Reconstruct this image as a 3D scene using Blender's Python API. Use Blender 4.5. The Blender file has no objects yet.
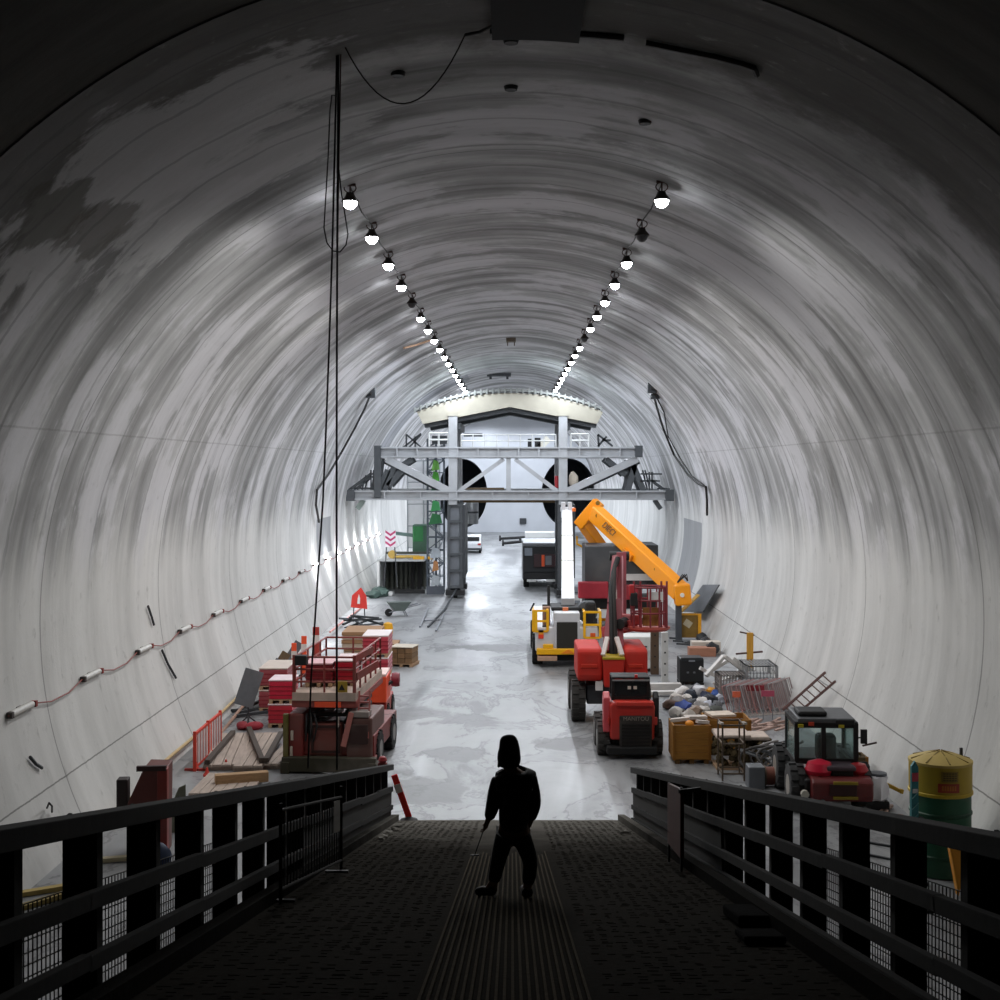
import bpy, bmesh, math, random
from mathutils import Vector, Matrix, Quaternion
random.seed(7)
SC = bpy.context.scene
COL = SC.collection
PI = math.pi
V = Vector
# ---------------------------------------------------------------- place geometry (metres; floor z=0, tunnel runs along +Y)
FOC = 1300.0                 # focal length in pixels of the 1000 px frame
CAMZ = 7.79                  # eye height above the cavern floor
VX, VY = 512.0, 468.0        # vanishing point of the tunnel axis
R, CZ = 10.0, 4.54           # tunnel bore radius and axis height
SLOPE, RTOP = 277.0/1300.0, 6.13   # ramp: z = RTOP - SLOPE*y

def FL(px, py):
    s = (py-VY)/CAMZ
    return V(((px-VX)/s, FOC/s, 0.0))
def P(px, py, y):
    s = FOC/y
    return V(((px-VX)/s, y, CAMZ-(py-VY)/s))
def W(px, py, off=0.0):
    a = (px-VX)/FOC; b = (VY-py)/FOC; c = CAMZ-CZ; r = R-off
    A = a*a+b*b; B = 2*b*c; C = c*c-r*r
    t = (-B+math.sqrt(B*B-4*A*C))/(2*A)
    return V((a*t, t, CAMZ+b*t))
def rampz(y): return RTOP-SLOPE*y
def S(h):
    h = h.lstrip('#'); c = [int(h[i:i+2], 16)/255 for i in (0, 2, 4)]
    return tuple(x/12.92 if x <= .04045 else ((x+.055)/1.055)**2.4 for x in c)

# ---------------------------------------------------------------- materials
_M = {}
def nt(name):
    m = bpy.data.materials.new(name); m.use_nodes = True
    return m, m.node_tree.nodes, m.node_tree.links, m.node_tree.nodes['Principled BSDF']
def mat(hexc, rough=.6, metal=0., var=.25, scale=6., bump=.15, dirt=0.):
    key = (hexc, rough, metal, var, scale, bump, dirt)
    if key in _M: return _M[key]
    m, N, L, b = nt('paint_'+hexc.strip('#'))
    c = S(hexc)
    tc = N.new('ShaderNodeTexCoord')
    n = N.new('ShaderNodeTexNoise'); n.inputs['Scale'].default_value = scale; n.inputs['Detail'].default_value = 6
    L.new(tc.outputs['Object'], n.inputs['Vector'])
    mx = N.new('ShaderNodeMixRGB'); mx.inputs[1].default_value = (*[x*(1-var) for x in c], 1); mx.inputs[2].default_value = (*[min(1, x*(1+var*.7)) for x in c], 1)
    L.new(n.outputs['Fac'], mx.inputs[0])
    out = mx.outputs[0]
    if dirt > 0:
        n2 = N.new('ShaderNodeTexNoise'); n2.inputs['Scale'].default_value = scale*.35; n2.inputs['Detail'].default_value = 8
        L.new(tc.outputs['Object'], n2.inputs['Vector'])
        cr = N.new('ShaderNodeValToRGB'); cr.color_ramp.elements[0].position = .45; cr.color_ramp.elements[1].position = .7
        L.new(n2.outputs['Fac'], cr.inputs[0])
        ml = N.new('ShaderNodeMath'); ml.operation = 'MULTIPLY'; ml.inputs[1].default_value = dirt; L.new(cr.outputs[0], ml.inputs[0])
        m2 = N.new('ShaderNodeMixRGB'); m2.inputs[2].default_value = (.16, .14, .12, 1)
        L.new(ml.outputs[0], m2.inputs[0]); L.new(out, m2.inputs[1]); out = m2.outputs[0]
    L.new(out, b.inputs['Base Color'])
    b.inputs['Roughness'].default_value = rough; b.inputs['Metallic'].default_value = metal
    if bump:
        bp = N.new('ShaderNodeBump'); bp.inputs['Strength'].default_value = bump; bp.inputs['Distance'].default_value = .02
        L.new(n.outputs['Fac'], bp.inputs['Height']); L.new(bp.outputs[0], b.inputs['Normal'])
    _M[key] = m
    return m
def wood(hexc, axis='x', plank=.14):
    key = ('wood', hexc, axis, plank)
    if key in _M: return _M[key]
    m, N, L, b = nt('wood_'+hexc.strip('#')); c = S(hexc)
    tc = N.new('ShaderNodeTexCoord'); mp = N.new('ShaderNodeMapping')
    mp.inputs['Scale'].default_value = {'x': (.6, 7, 7), 'y': (7, .6, 7), 'z': (7, 7, .6)}[axis]
    L.new(tc.outputs['Object'], mp.inputs[0])
    n = N.new('ShaderNodeTexNoise'); n.inputs['Scale'].default_value = 3; n.inputs['Detail'].default_value = 8
    L.new(mp.outputs[0], n.inputs['Vector'])
    mx = N.new('ShaderNodeMixRGB'); mx.inputs[1].default_value = (*[x*.55 for x in c], 1); mx.inputs[2].default_value = (*[min(1, x*1.25) for x in c], 1)
    L.new(n.outputs['Fac'], mx.inputs[0]); L.new(mx.outputs[0], b.inputs['Base Color'])
    b.inputs['Roughness'].default_value = .8
    bp = N.new('ShaderNodeBump'); bp.inputs['Strength'].default_value = .3; bp.inputs['Distance'].default_value = .01
    L.new(n.outputs['Fac'], bp.inputs['Height']); L.new(bp.outputs[0], b.inputs['Normal'])
    _M[key] = m
    return m
def emis(name, col, strength):
    m, N, L, b = nt(name)
    b.inputs['Base Color'].default_value = (*col, 1)
    b.inputs['Emission Color'].default_value = (*col, 1); b.inputs['Emission Strength'].default_value = strength
    return m
def glass():
    if 'glass' in _M: return _M['glass']
    m, N, L, b = nt('cab_glass')
    b.inputs['Base Color'].default_value = (.55, .68, .66, 1); b.inputs['Roughness'].default_value = .04
    b.inputs['Transmission Weight'].default_value = .85; b.inputs['IOR'].default_value = 1.1
    _M['glass'] = m
    return m

# ---------------------------------------------------------------- mesh builder
class MB:
    def __init__(s): s.bm = bmesh.new()
    def _add(s, vs, fs):
        v = [s.bm.verts.new(x) for x in vs]
        for f in fs:
            try: s.bm.faces.new([v[i] for i in f])
            except ValueError: pass
        return s
    def bx(s, x0, x1, y0, y1, z0, z1):
        return s._add([(x, y, z) for z in (z0, z1) for y in (y0, y1) for x in (x0, x1)],
                      [(0, 2, 3, 1), (4, 5, 7, 6), (0, 1, 5, 4), (2, 6, 7, 3), (0, 4, 6, 2), (1, 3, 7, 5)])
    def box(s, c, d, rot=None):
        M = rot or Matrix.Identity(3)
        vs = [V(c)+M @ V((x*d[0]/2, y*d[1]/2, z*d[2]/2)) for z in (-1, 1) for y in (-1, 1) for x in (-1, 1)]
        return s._add(vs, [(0, 2, 3, 1), (4, 5, 7, 6), (0, 1, 5, 4), (2, 6, 7, 3), (0, 4, 6, 2), (1, 3, 7, 5)])
    def bar(s, p, q, w, h=None, up=(0, 0, 1)):
        p, q = V(p), V(q); h = h or w
        d = (q-p); l = d.length
        if l < 1e-6: return s
        d.normalize(); u = V(up)
        if abs(d.dot(u)) > .98: u = V((0, 1, 0))
        x = d.cross(u).normalized(); z = x.cross(d).normalized()
        return s.box((p+q)/2, (w, l, h), Matrix((x, d, z)).transposed())
    def tube(s, pts, r, n=8, r2=None, closed=False):
        pts = [V(p) for p in pts]; k = len(pts); rings = []
        up = None
        for i, p in enumerate(pts):
            if closed: d = pts[(i+1) % k]-pts[i-1]
            else: d = pts[min(i+1, k-1)]-pts[max(i-1, 0)]
            d.normalize()
            if up is None:
                up = V((0, 0, 1)) if abs(d.z) < .9 else V((1, 0, 0))
            x = d.cross(up)
            if x.length < 1e-4: x = d.cross(V((.3, 1, .2)))
            x.normalize(); u = x.cross(d).normalized(); up = u
            rr = r if r2 is None else r+(r2-r)*i/max(1, k-1)
            rings.append([s.bm.verts.new(p+(x*math.cos(a)+u*math.sin(a))*rr) for a in [2*PI*j/n for j in range(n)]])
        for i in range(k if closed else k-1):
            a, b = rings[i], rings[(i+1) % k]
            for j in range(n): s.bm.faces.new((a[j], a[(j+1) % n], b[(j+1) % n], b[j]))
        if not closed:
            s.bm.faces.new(rings[0]); s.bm.faces.new(rings[-1])
        return s
    def cyl(s, p, q, r, r2=None, n=20): return s.tube([p, q], r, n, r2)
    def lathe(s, prof, n=28, c=(0, 0, 0), axis='z'):
        c = V(c)
        def mk(r, h, a):
            u, w = r*math.cos(a), r*math.sin(a)
            return c+(V((u, w, h)) if axis == 'z' else V((h, u, w)) if axis == 'x' else V((u, h, w)))
        rings = [[s.bm.verts.new(mk(max(r, 1e-4), h, 2*PI*j/n)) for j in range(n)] for r, h in prof]
        for a, b in zip(rings, rings[1:]):
            for j in range(n): s.bm.faces.new((a[j], a[(j+1) % n], b[(j+1) % n], b[j]))
        s.bm.faces.new(rings[0]); s.bm.faces.new(rings[-1])
        return s
    def prism(s, poly, axis, a, b):
        f = {'x': lambda u, w, t: (t, u, w), 'y': lambda u, w, t: (u, t, w), 'z': lambda u, w, t: (u, w, t)}[axis]
        n = len(poly)
        vs = [f(u, w, t) for t in (a, b) for u, w in poly]
        return s._add(vs, [tuple(range(n)), tuple(range(2*n-1, n-1, -1))]+[(i, (i+1) % n, n+(i+1) % n, n+i) for i in range(n)])
    def blob(s, c, d, jit=.12, sub=2):
        r = bmesh.ops.create_icosphere(s.bm, subdivisions=sub, radius=1)
        for v in r['verts']:
            k = 1+random.uniform(-jit, jit)
            v.co = V((c[0]+v.co.x*d[0]*k, c[1]+v.co.y*d[1]*k, c[2]+max(v.co.z, -.75)*d[2]*k))
        return s
    def build(s, name, m, parent=None, bevel=0, smooth=False, loc=None, rz=0):
        bmesh.ops.recalc_face_normals(s.bm, faces=s.bm.faces)
        me = bpy.data.meshes.new(name); s.bm.to_mesh(me); s.bm.free()
        if smooth:
            for p in me.polygons: p.use_smooth = True
        me.materials.append(m)
        o = bpy.data.objects.new(name, me); COL.objects.link(o)
        if parent is not None: o.parent = parent
        if loc is not None: o.location = loc
        o.rotation_euler.z = rz
        if smooth:
            md = o.modifiers.new('es', 'EDGE_SPLIT'); md.split_angle = math.radians(38)
        if bevel:
            md = o.modifiers.new('bv', 'BEVEL'); md.width = bevel; md.segments = 2; md.limit_method = 'ANGLE'
        return o
def tag(o, label, cat, group=None, kind=None):
    o['label'] = label; o['category'] = cat
    if group: o['group'] = group
    if kind: o['kind'] = kind
    return o
def thing(name, label, cat, loc, rz=0, group=None):
    o = bpy.data.objects.new(name, None); COL.objects.link(o)
    o.location = loc; o.rotation_euler.z = rz; o.empty_display_size = .2
    return tag(o, label, cat, group)
def dup(root, loc, label, rz=None, group=None):
    r = root.copy(); COL.objects.link(r); r.location = loc
    if rz is not None: r.rotation_euler.z = rz
    r['label'] = label
    if group: r['group'] = group
    for ch in list(root.children):
        c = ch.copy(); COL.objects.link(c); c.parent = r
        for g in list(ch.children):
            d = g.copy(); COL.objects.link(d); d.parent = c
    return r
def text(s, size, m, parent, loc, rot, ext=.004):
    cu = bpy.data.curves.new('lettering', 'FONT'); cu.body = s; cu.size = size; cu.extrude = ext
    cu.align_x = 'CENTER'; cu.align_y = 'CENTER'; cu.materials.append(m)
    tmp = bpy.data.objects.new('tmp_text', cu); COL.objects.link(tmp)
    bpy.context.view_layer.update()
    me = bpy.data.meshes.new_from_object(tmp.evaluated_get(bpy.context.evaluated_depsgraph_get())); bpy.data.objects.remove(tmp)
    me.materials.clear(); me.materials.append(m)
    o = bpy.data.objects.new('lettering', me); COL.objects.link(o); o.parent = parent
    o.location = loc; o.rotation_euler = rot
    return o
ORD = 'first second third fourth fifth sixth seventh eighth ninth tenth eleventh twelfth thirteenth fourteenth fifteenth sixteenth seventeenth'.split()
def wheel(parent, x, y, r, w, tyre=None, rim=None, lug=14):
    mb = MB()
    mb.lathe([(r*.5, -w/2), (r*.93, -w/2), (r, -w*.36), (r, w*.36), (r*.93, w/2), (r*.5, w/2)], 28, (0, 0, 0), 'x')
    for i in range(lug):
        a = 2*PI*i/lug
        for sd in (-1, 1):
            c = V((sd*w*.24, (r+.008)*math.cos(a+sd*.1), (r+.008)*math.sin(a+sd*.1)))
            mb.box(c, (w*.46, r*.2, .05), Matrix.Rotation(a+sd*.1-PI/2, 3, 'X'))
    o = mb.build('wheel', tyre or mat('#1d1d1e', .85), parent, 0, True, (x, y, r))
    g = MB().lathe([(r*.18, -w*.52), (r*.5, -w*.51), (r*.52, -w*.3), (r*.52, w*.3), (r*.5, w*.51), (r*.18, w*.52)], 20, (0, 0, 0), 'x')
    g.build('rim', rim or mat('#8d8b88', .5, .3), o, 0, True)
    return o
# ================================================================ SETTING
def concrete(dark=False):
    m, N, L, b = nt('dark_shaft_concrete' if dark else 'cast_tunnel_concrete')
    def nd(t, **k):
        n = N.new(t)
        for a, v in k.items(): setattr(n, a, v)
        return n
    def mth(op, a, c=None, d=None, clamp=False):
        n = nd('ShaderNodeMath', operation=op, use_clamp=clamp)
        for i, x in enumerate((a, c, d)):
            if x is None: continue
            if isinstance(x, (int, float)): n.inputs[i].default_value = x
            else: L.new(x, n.inputs[i])
        return n.outputs[0]
    geo = nd('ShaderNodeNewGeometry'); sp = nd('ShaderNodeSeparateXYZ'); L.new(geo.outputs['Position'], sp.inputs[0])
    x, y, z = sp.outputs
    ang = mth('MULTIPLY', mth('ARCTAN2', x, mth('SUBTRACT', z, CZ)), 10.0)
    def noise(su, sy, detail=6, rough=.6, off=0.):
        cb = nd('ShaderNodeCombineXYZ'); L.new(mth('MULTIPLY', ang, su), cb.inputs[0]); L.new(mth('MULTIPLY', y, sy), cb.inputs[1]); cb.inputs[2].default_value = off
        n = nd('ShaderNodeTexNoise'); n.inputs['Scale'].default_value = 1; n.inputs['Detail'].default_value = detail; n.inputs['Roughness'].default_value = rough
        n.inputs['Distortion'].default_value = .25
        L.new(cb.outputs[0], n.inputs['Vector']); return n.outputs['Fac']
    def ss(v, a, c):
        n = nd('ShaderNodeMapRange', interpolation_type='SMOOTHSTEP'); n.inputs[1].default_value = a; n.inputs[2].default_value = c; L.new(v, n.inputs[0]); return n.outputs[0]
    def mix(f, a, c):
        n = nd('ShaderNodeMixRGB')
        for i, q in enumerate((f, a, c)):
            if isinstance(q, (int, float)): n.inputs[i].default_value = q
            elif isinstance(q, tuple): n.inputs[i].default_value = (*q, 1)
            else: L.new(q, n.inputs[i])
        return n.outputs[0]
    s1 = noise(.09, .75, 6, .56)               # hoop streaks left by the formwork
    s2 = noise(.22, 2.6, 4, .5, 4.)
    bl = noise(.22, .22, 5, .6, 9.)             # broad blotches
    fine = noise(1.6, 2.6, 8, .72, 2.)
    st = mth('ADD', mth('MULTIPLY', s1, .58), mth('ADD', mth('MULTIPLY', s2, .14), mth('MULTIPLY', bl, .28)))
    stc = ss(st, .34, .66)
    if dark:
        up = mix(stc, (.042, .040, .035), (.11, .105, .092))
        col = mix(mth('MULTIPLY', fine, .4), up, (.05, .047, .04))
    else:
        up = mix(stc, (.17, .169, .168), (.53, .527, .53))
        pale = ss(mth('ADD', bl, mth('ADD', mth('MULTIPLY', s1, .55), mth('MULTIPLY', fine, .25))), .90, .97)      # pale efflorescence patches
        up = mix(mth('MULTIPLY', pale, .55), up, (.58, .57, .60))
        drk = ss(noise(.35, .5, 8, .68, 21.), .60, .72)
        up = mix(mth('MULTIPLY', drk, .5), up, (.10, .098, .085))
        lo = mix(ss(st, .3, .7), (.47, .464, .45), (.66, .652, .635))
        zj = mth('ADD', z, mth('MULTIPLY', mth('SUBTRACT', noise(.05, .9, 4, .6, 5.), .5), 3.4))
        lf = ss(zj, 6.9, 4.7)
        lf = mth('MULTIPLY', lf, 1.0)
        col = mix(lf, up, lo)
        # pale laitance patch and dark run-off stains high on the left
        def patch(px, py, ra, ry, k, th):
            q = W(px, py); qa = math.atan2(q.x, q.z-CZ)*10
            d2 = mth('SQRT', mth('ADD', mth('POWER', mth('DIVIDE', mth('SUBTRACT', ang, qa), ra), 2.), mth('POWER', mth('DIVIDE', mth('SUBTRACT', y, q.y), ry), 2.)))
            return ss(mth('ADD', d2, mth('MULTIPLY', mth('SUBTRACT', noise(.5, .8, 7, .65, k), .5), th)), 1.05, .85)
        col_late = [(patch(150, 160, 3.4, 2.2, 31., 2.0), .85, (.50, .495, .50)), (patch(52, 218, .7, 1.3, 37., 2.6), .75, (.09, .088, .07)), (patch(100, 228, .75, 1.0, 39., 2.6), .65, (.11, .10, .085)), (patch(230, 180, 3.0, 1.6, 43., 2.0), .7, (.50, .495, .50))]
        # damp dark section of the lining near the shaft
        yb = mth('ADD', y, mth('MULTIPLY', mth('SUBTRACT', noise(.25, .25, 7, .65, 13.), .5), 7.))
        col = mix(mth('MULTIPLY', ss(yb, 21.3, 19.8), .75), col, (.08, .075, .065))
        col = mix(mth('MULTIPLY', ss(fine, .56, .74), .38), col, (.12, .118, .11))
        col = mix(mth('MULTIPLY', ss(fine, .44, .28), .25), col, (.7, .69, .68))
        for pf, pw, pc in col_late: col = mix(mth('MULTIPLY', pf, pw), col, pc)
        # construction joints
        def line(v, c, w): return mth('LESS_THAN', mth('ABSOLUTE', mth('SUBTRACT', v, c)), w)
        zx = mth('ADD', z, mth('MULTIPLY', mth('SUBTRACT', fine, .5), .05))
        col = mix(mth('MULTIPLY', line(zx, 1.27, .016), .7), col, (.1, .1, .095))
        col = mix(mth('MULTIPLY', line(zx, 8.55, .02), .25), col, (.1, .1, .095))
        ym = mth('PINGPONG', mth('ADD', y, mth('MULTIPLY', s2, .12)), 4.6)
        col = mix(mth('MULTIPLY', line(ym, 0, .03), .55), col, (.1, .1, .1))
        ym2 = mth('PINGPONG', mth('ADD', y, mth('MULTIPLY', bl, 1.1)), .92)
        col = mix(mth('MULTIPLY', mth('MULTIPLY', line(ym2, 0, .055), mth('SUBTRACT', 1.0, lf)), .35), col, (.1, .1, .1))
        # darker infill strips in the far left hoop and low on the right wall
        inl = mth('MULTIPLY', mth('MULTIPLY', line(y, 90, 2.8), mth('LESS_THAN', x, -3.)), mth('GREATER_THAN', z, 8.3))
        inr = mth('MULTIPLY', mth('MULTIPLY', line(y, 72, 3.6), mth('GREATER_THAN', x, 0.)), line(z, 3.0, 1.9))
        inq = mth('MULTIPLY', mth('MULTIPLY', line(y, 69.0, 2.6), mth('LESS_THAN', x, 0.)), line(z, 4.2, .95))
        col = mix(mth('MULTIPLY', mth('MAXIMUM', mth('MAXIMUM', inl, inr), inq), .62), col, (.16, .17, .19))
    L.new(col, b.inputs['Base Color'])
    b.inputs['Roughness'].default_value = .8
    b.inputs['Specular IOR Level'].default_value = .12
    h = mth('ADD', mth('MULTIPLY', st, 1.0), mth('MULTIPLY', fine, .25))
    bp = nd('ShaderNodeBump'); bp.inputs['Strength'].default_value = .55; bp.inputs['Distance'].default_value = .07
    L.new(h, bp.inputs['Height']); L.new(bp.outputs[0], b.inputs['Normal'])
    return m
M_CON = concrete(); M_DARK = concrete(True)

def shell(name, r, y0, y1, a0, a1, m, ny=40, na=24):
    """a strip of the bore, angle measured from the crown, positive to the right"""
    bm = bmesh.new(); rows = []
    for i in range(ny+1):
        yy = y0+(y1-y0)*i/ny
        rows.append([bm.verts.new((r*math.sin(a0+(a1-a0)*j/na), yy, CZ+r*math.cos(a0+(a1-a0)*j/na))) for j in range(na+1)])
    for i in range(ny):
        for j in range(na): bm.faces.new((rows[i][j], rows[i+1][j], rows[i+1][j+1], rows[i][j+1]))
    me = bpy.data.meshes.new(name); bm.to_mesh(me); bm.free()
    for p in me.polygons: p.use_smooth = True
    me.materials.append(m)
    o = bpy.data.objects.new(name, me); COL.objects.link(o); o['kind'] = 'structure'
    return o
YN, YE = 17.2, 158.0
A1 = math.radians(50); AF = PI-math.acos(CZ/R)+.01
shell('ceiling', R, YN, YE, -A1, A1, M_CON, 60, 40)
shell('wall_left', R, YN, YE, -AF, -A1, M_CON, 60, 32)
shell('wall_right', R, YN, YE, A1, AF, M_CON, 60, 32)
# near shaft: slightly wider, dark bare concrete
RN = R+.025
shell('ceiling_shaft', RN, -8, YN, -A1, A1, M_DARK, 10, 40)
shell('wall_left_shaft', RN, -8, YN, -AF, -A1, M_DARK, 10, 24)
shell('wall_right_shaft', RN, -8, YN, A1, AF, M_DARK, 10, 24)
bm = bmesh.new(); rr = []
for rad in (R, RN): rr.append([bm.verts.new((rad*math.sin(a), YN, CZ+rad*math.cos(a))) for a in [-AF+2*AF*j/90 for j in range(91)]])
for j in range(90): bm.faces.new((rr[0][j], rr[0][j+1], rr[1][j+1], rr[1][j]))
me = bpy.data.meshes.new('trim_lining_edge'); bm.to_mesh(me); bm.free(); me.materials.append(M_CON)
o = bpy.data.objects.new('trim_lining_edge', me); COL.objects.link(o); o['kind'] = 'structure'

def floor_mat():
    m, N, L, b = nt('wet_slurry_floor')
    tc = N.new('ShaderNodeNewGeometry')
    def noise(sx, sy, sc, det, dist=.0):
        mp = N.new('ShaderNodeMapping'); mp.inputs['Scale'].default_value = (sx, sy, 1); L.new(tc.outputs['Position'], mp.inputs[0])
        n = N.new('ShaderNodeTexNoise'); n.inputs['Scale'].default_value = sc; n.inputs['Detail'].default_value = det; n.inputs['Distortion'].default_value = dist; n.inputs['Roughness'].default_value = .62
        L.new(mp.outputs[0], n.inputs['Vector']); return n.outputs['Fac']
    def ramp(v, *st):
        r = N.new('ShaderNodeValToRGB'); e = r.color_ramp.elements
        e[0].position, e[0].color = st[0][0], (*st[0][1], 1); e[1].position, e[1].color = st[-1][0], (*st[-1][1], 1)
        for p, c in st[1:-1]:
            q = e.new(p); q.color = (*c, 1)
        L.new(v, r.inputs[0]); return r.outputs[0]
    a = noise(1, .6, .42, 9, .7); c = noise(1, .22, .22, 5, .8); f = noise(1, 1, 5, 6)
    base = ramp(a, (.3, (.16, .163, .17)), (.48, (.265, .27, .278)), (.72, (.335, .34, .35)))
    pud = ramp(c, (.36, (1,)*3), (.44, (0,)*3))
    mx = N.new('ShaderNodeMixRGB'); mx.inputs[2].default_value = (.15, .15, .155, 1); L.new(pud, mx.inputs[0]); L.new(base, mx.inputs[1])
    # standing water left in the low spots of the slab
    wet = None
    for px, py, rx, ry in ((418, 716, 2.0, .75), (412, 786, 1.15, .55), (470, 718, .9, .3), (560, 742, 1.2, .25), (600, 668, 1.4, .5), (500, 648, 2.2, .35), (455, 752, 1.1, .25), (530, 795, .9, .2)):
        c_ = FL(px, py)
        mp = N.new('ShaderNodeMapping'); mp.inputs['Location'].default_value = (-c_.x/rx, -c_.y/(ry*3), 0); mp.inputs['Scale'].default_value = (1/rx, 1/(ry*3), 0)
        L.new(tc.outputs['Position'], mp.inputs[0])
        ln = N.new('ShaderNodeVectorMath'); ln.operation = 'LENGTH'; L.new(mp.outputs[0], ln.inputs[0])
        aa = N.new('ShaderNodeMath'); aa.operation = 'MULTIPLY_ADD'; aa.inputs[1].default_value = 5.5; L.new(a, aa.inputs[0]); L.new(ln.outputs['Value'], aa.inputs[2])
        mr = N.new('ShaderNodeMapRange'); mr.inputs[1].default_value = 3.75; mr.inputs[2].default_value = 3.45; L.new(aa.outputs[0], mr.inputs[0])
        if wet is None: wet = mr.outputs[0]
        else:
            mm = N.new('ShaderNodeMath'); mm.operation = 'MAXIMUM'; L.new(wet, mm.inputs[0]); L.new(mr.outputs[0], mm.inputs[1]); wet = mm.outputs[0]
    wm = N.new('ShaderNodeMixRGB'); wm.inputs[2].default_value = (.12, .12, .122, 1); wf = N.new('ShaderNodeMath'); wf.operation = 'MULTIPLY'; wf.inputs[1].default_value = .7; L.new(wet, wf.inputs[0]); L.new(wf.outputs[0], wm.inputs[0]); L.new(mx.outputs[0], wm.inputs[1]); mx = wm
    # thin dark drying rims around the puddles
    rim = ramp(a, (.455, (0,)*3), (.475, (1,)*3), (.482, (1,)*3), (.5, (0,)*3))
    ml = N.new('ShaderNodeMath'); ml.operation = 'MULTIPLY'; ml.inputs[1].default_value = .75; L.new(rim, ml.inputs[0])
    m2 = N.new('ShaderNodeMixRGB'); m2.inputs[2].default_value = (.11, .11, .115, 1); L.new(ml.outputs[0], m2.inputs[0]); L.new(mx.outputs[0], m2.inputs[1])
    L.new(m2.outputs[0], b.inputs['Base Color'])
    ro = ramp(c, (.38, (.3,)*3), (.5, (.46,)*3), (.8, (.6,)*3)); rw = N.new('ShaderNodeMixRGB'); rw.inputs[2].default_value = (.5,)*3+(1,); L.new(wet, rw.inputs[0]); L.new(ro, rw.inputs[1]); L.new(rw.outputs[0], b.inputs['Roughness'])
    ad = N.new('ShaderNodeMath'); ad.operation = 'ADD'; L.new(a, ad.inputs[0])
    mf = N.new('ShaderNodeMath'); mf.operation = 'MULTIPLY'; mf.inputs[1].default_value = .2; L.new(f, mf.inputs[0]); L.new(mf.outputs[0], ad.inputs[1])
    bp = N.new('ShaderNodeBump'); bp.inputs['Strength'].default_value = .35; bp.inputs['Distance'].default_value = .05
    L.new(ad.outputs[0], bp.inputs['Height']); L.new(bp.outputs[0], b.inputs['Normal'])
    return m
o = MB().bx(-9.3, 9.3, -8, YE+.6, -.3, 0).build('floor', floor_mat()); o['kind'] = 'structure'

# end bulkhead with two running-tunnel mouths
BORES = ((-7.35, 5.0, 4.15), (7.8, 4.9, 4.15))
bm = bmesh.new(); ed = []
def loop(pts):
    vs = [bm.verts.new(p) for p in pts]
    ed.extend(bm.edges.new((vs[i], vs[(i+1) % len(vs)])) for i in range(len(vs)))
loop([(R*math.sin(a), YE, CZ+R*math.cos(a)) for a in [-AF+2*AF*j/80 for j in range(81)]])
BORES = ((-6.0, 4.7, 3.0, 4.2), (6.9, 4.75, 3.3, 4.2))
for cx, cz, rx, rz_ in BORES: loop([(cx+rx*math.cos(a), YE, cz+rz_*math.sin(a)) for a in [2*PI*j/40 for j in range(40)]])
bmesh.ops.triangle_fill(bm, edges=ed, use_beauty=True)
me = bpy.data.meshes.new('wall_back'); bm.to_mesh(me); bm.free(); me.materials.append(mat('#c6c9cf', .7, 0, .15, .5, .1))
o = bpy.data.objects.new('wall_back', me); COL.objects.link(o); o['kind'] = 'structure'
for i, (cx, cz, rx, rz_) in enumerate(BORES):
    bm = bmesh.new(); rows = []
    for yy in (YE, YE+8, YE+16):
        rows.append([bm.verts.new((cx+rx*math.cos(a), yy, cz+rz_*math.sin(a))) for a in [2*PI*j/40 for j in range(40)]])
    for k in range(2):
        for j in range(40): bm.faces.new((rows[k][j], rows[k][(j+1) % 40], rows[k+1][(j+1) % 40], rows[k+1][j]))
    bm.faces.new(rows[2])
    me = bpy.data.meshes.new('wall_bore'); bm.to_mesh(me); bm.free(); me.materials.append(mat('#33373d', .8, 0, .2, 1., .2))
    o = bpy.data.objects.new('wall_%s_bore' % ('left', 'right')[i], me); COL.objects.link(o); o['kind'] = 'structure'

# the access ramp the camera stands on
def ramp_mat(name, hexc):
    m, N, L, b = nt(name); c = S(hexc)
    g = N.new('ShaderNodeNewGeometry'); sp = N.new('ShaderNodeSeparateXYZ'); L.new(g.outputs['Position'], sp.inputs[0])
    n = N.new('ShaderNodeTexNoise'); n.inputs['Scale'].default_value = 14; n.inputs['Detail'].default_value = 8; n.inputs['Roughness'].default_value = .7
    L.new(g.outputs['Position'], n.inputs['Vector'])
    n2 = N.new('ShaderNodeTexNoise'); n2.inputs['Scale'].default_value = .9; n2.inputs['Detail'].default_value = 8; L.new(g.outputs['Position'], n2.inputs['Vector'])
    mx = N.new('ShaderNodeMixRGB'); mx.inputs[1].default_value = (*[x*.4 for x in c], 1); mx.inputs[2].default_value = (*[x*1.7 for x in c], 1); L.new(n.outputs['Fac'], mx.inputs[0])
    # pale slurry at the ramp foot; its gradient also paints in the lit fade
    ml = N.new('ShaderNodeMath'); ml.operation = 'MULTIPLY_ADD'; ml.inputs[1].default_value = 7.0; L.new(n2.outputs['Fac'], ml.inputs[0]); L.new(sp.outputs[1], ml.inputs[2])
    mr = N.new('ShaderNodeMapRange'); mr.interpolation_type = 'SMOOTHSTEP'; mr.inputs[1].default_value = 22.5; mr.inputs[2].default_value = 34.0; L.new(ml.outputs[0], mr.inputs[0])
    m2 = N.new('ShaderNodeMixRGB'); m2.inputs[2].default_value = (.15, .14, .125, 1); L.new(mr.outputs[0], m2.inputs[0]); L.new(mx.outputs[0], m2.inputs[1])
    L.new(m2.outputs[0], b.inputs['Base Color']); b.inputs['Roughness'].default_value = 1.0; b.inputs['Specular IOR Level'].default_value = 0.02
    bp = N.new('ShaderNodeBump'); bp.inputs['Strength'].default_value = .7; bp.inputs['Distance'].default_value = .03; L.new(n.outputs['Fac'], bp.inputs['Height']); L.new(bp.outputs[0], b.inputs['Normal'])
    return m
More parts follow.
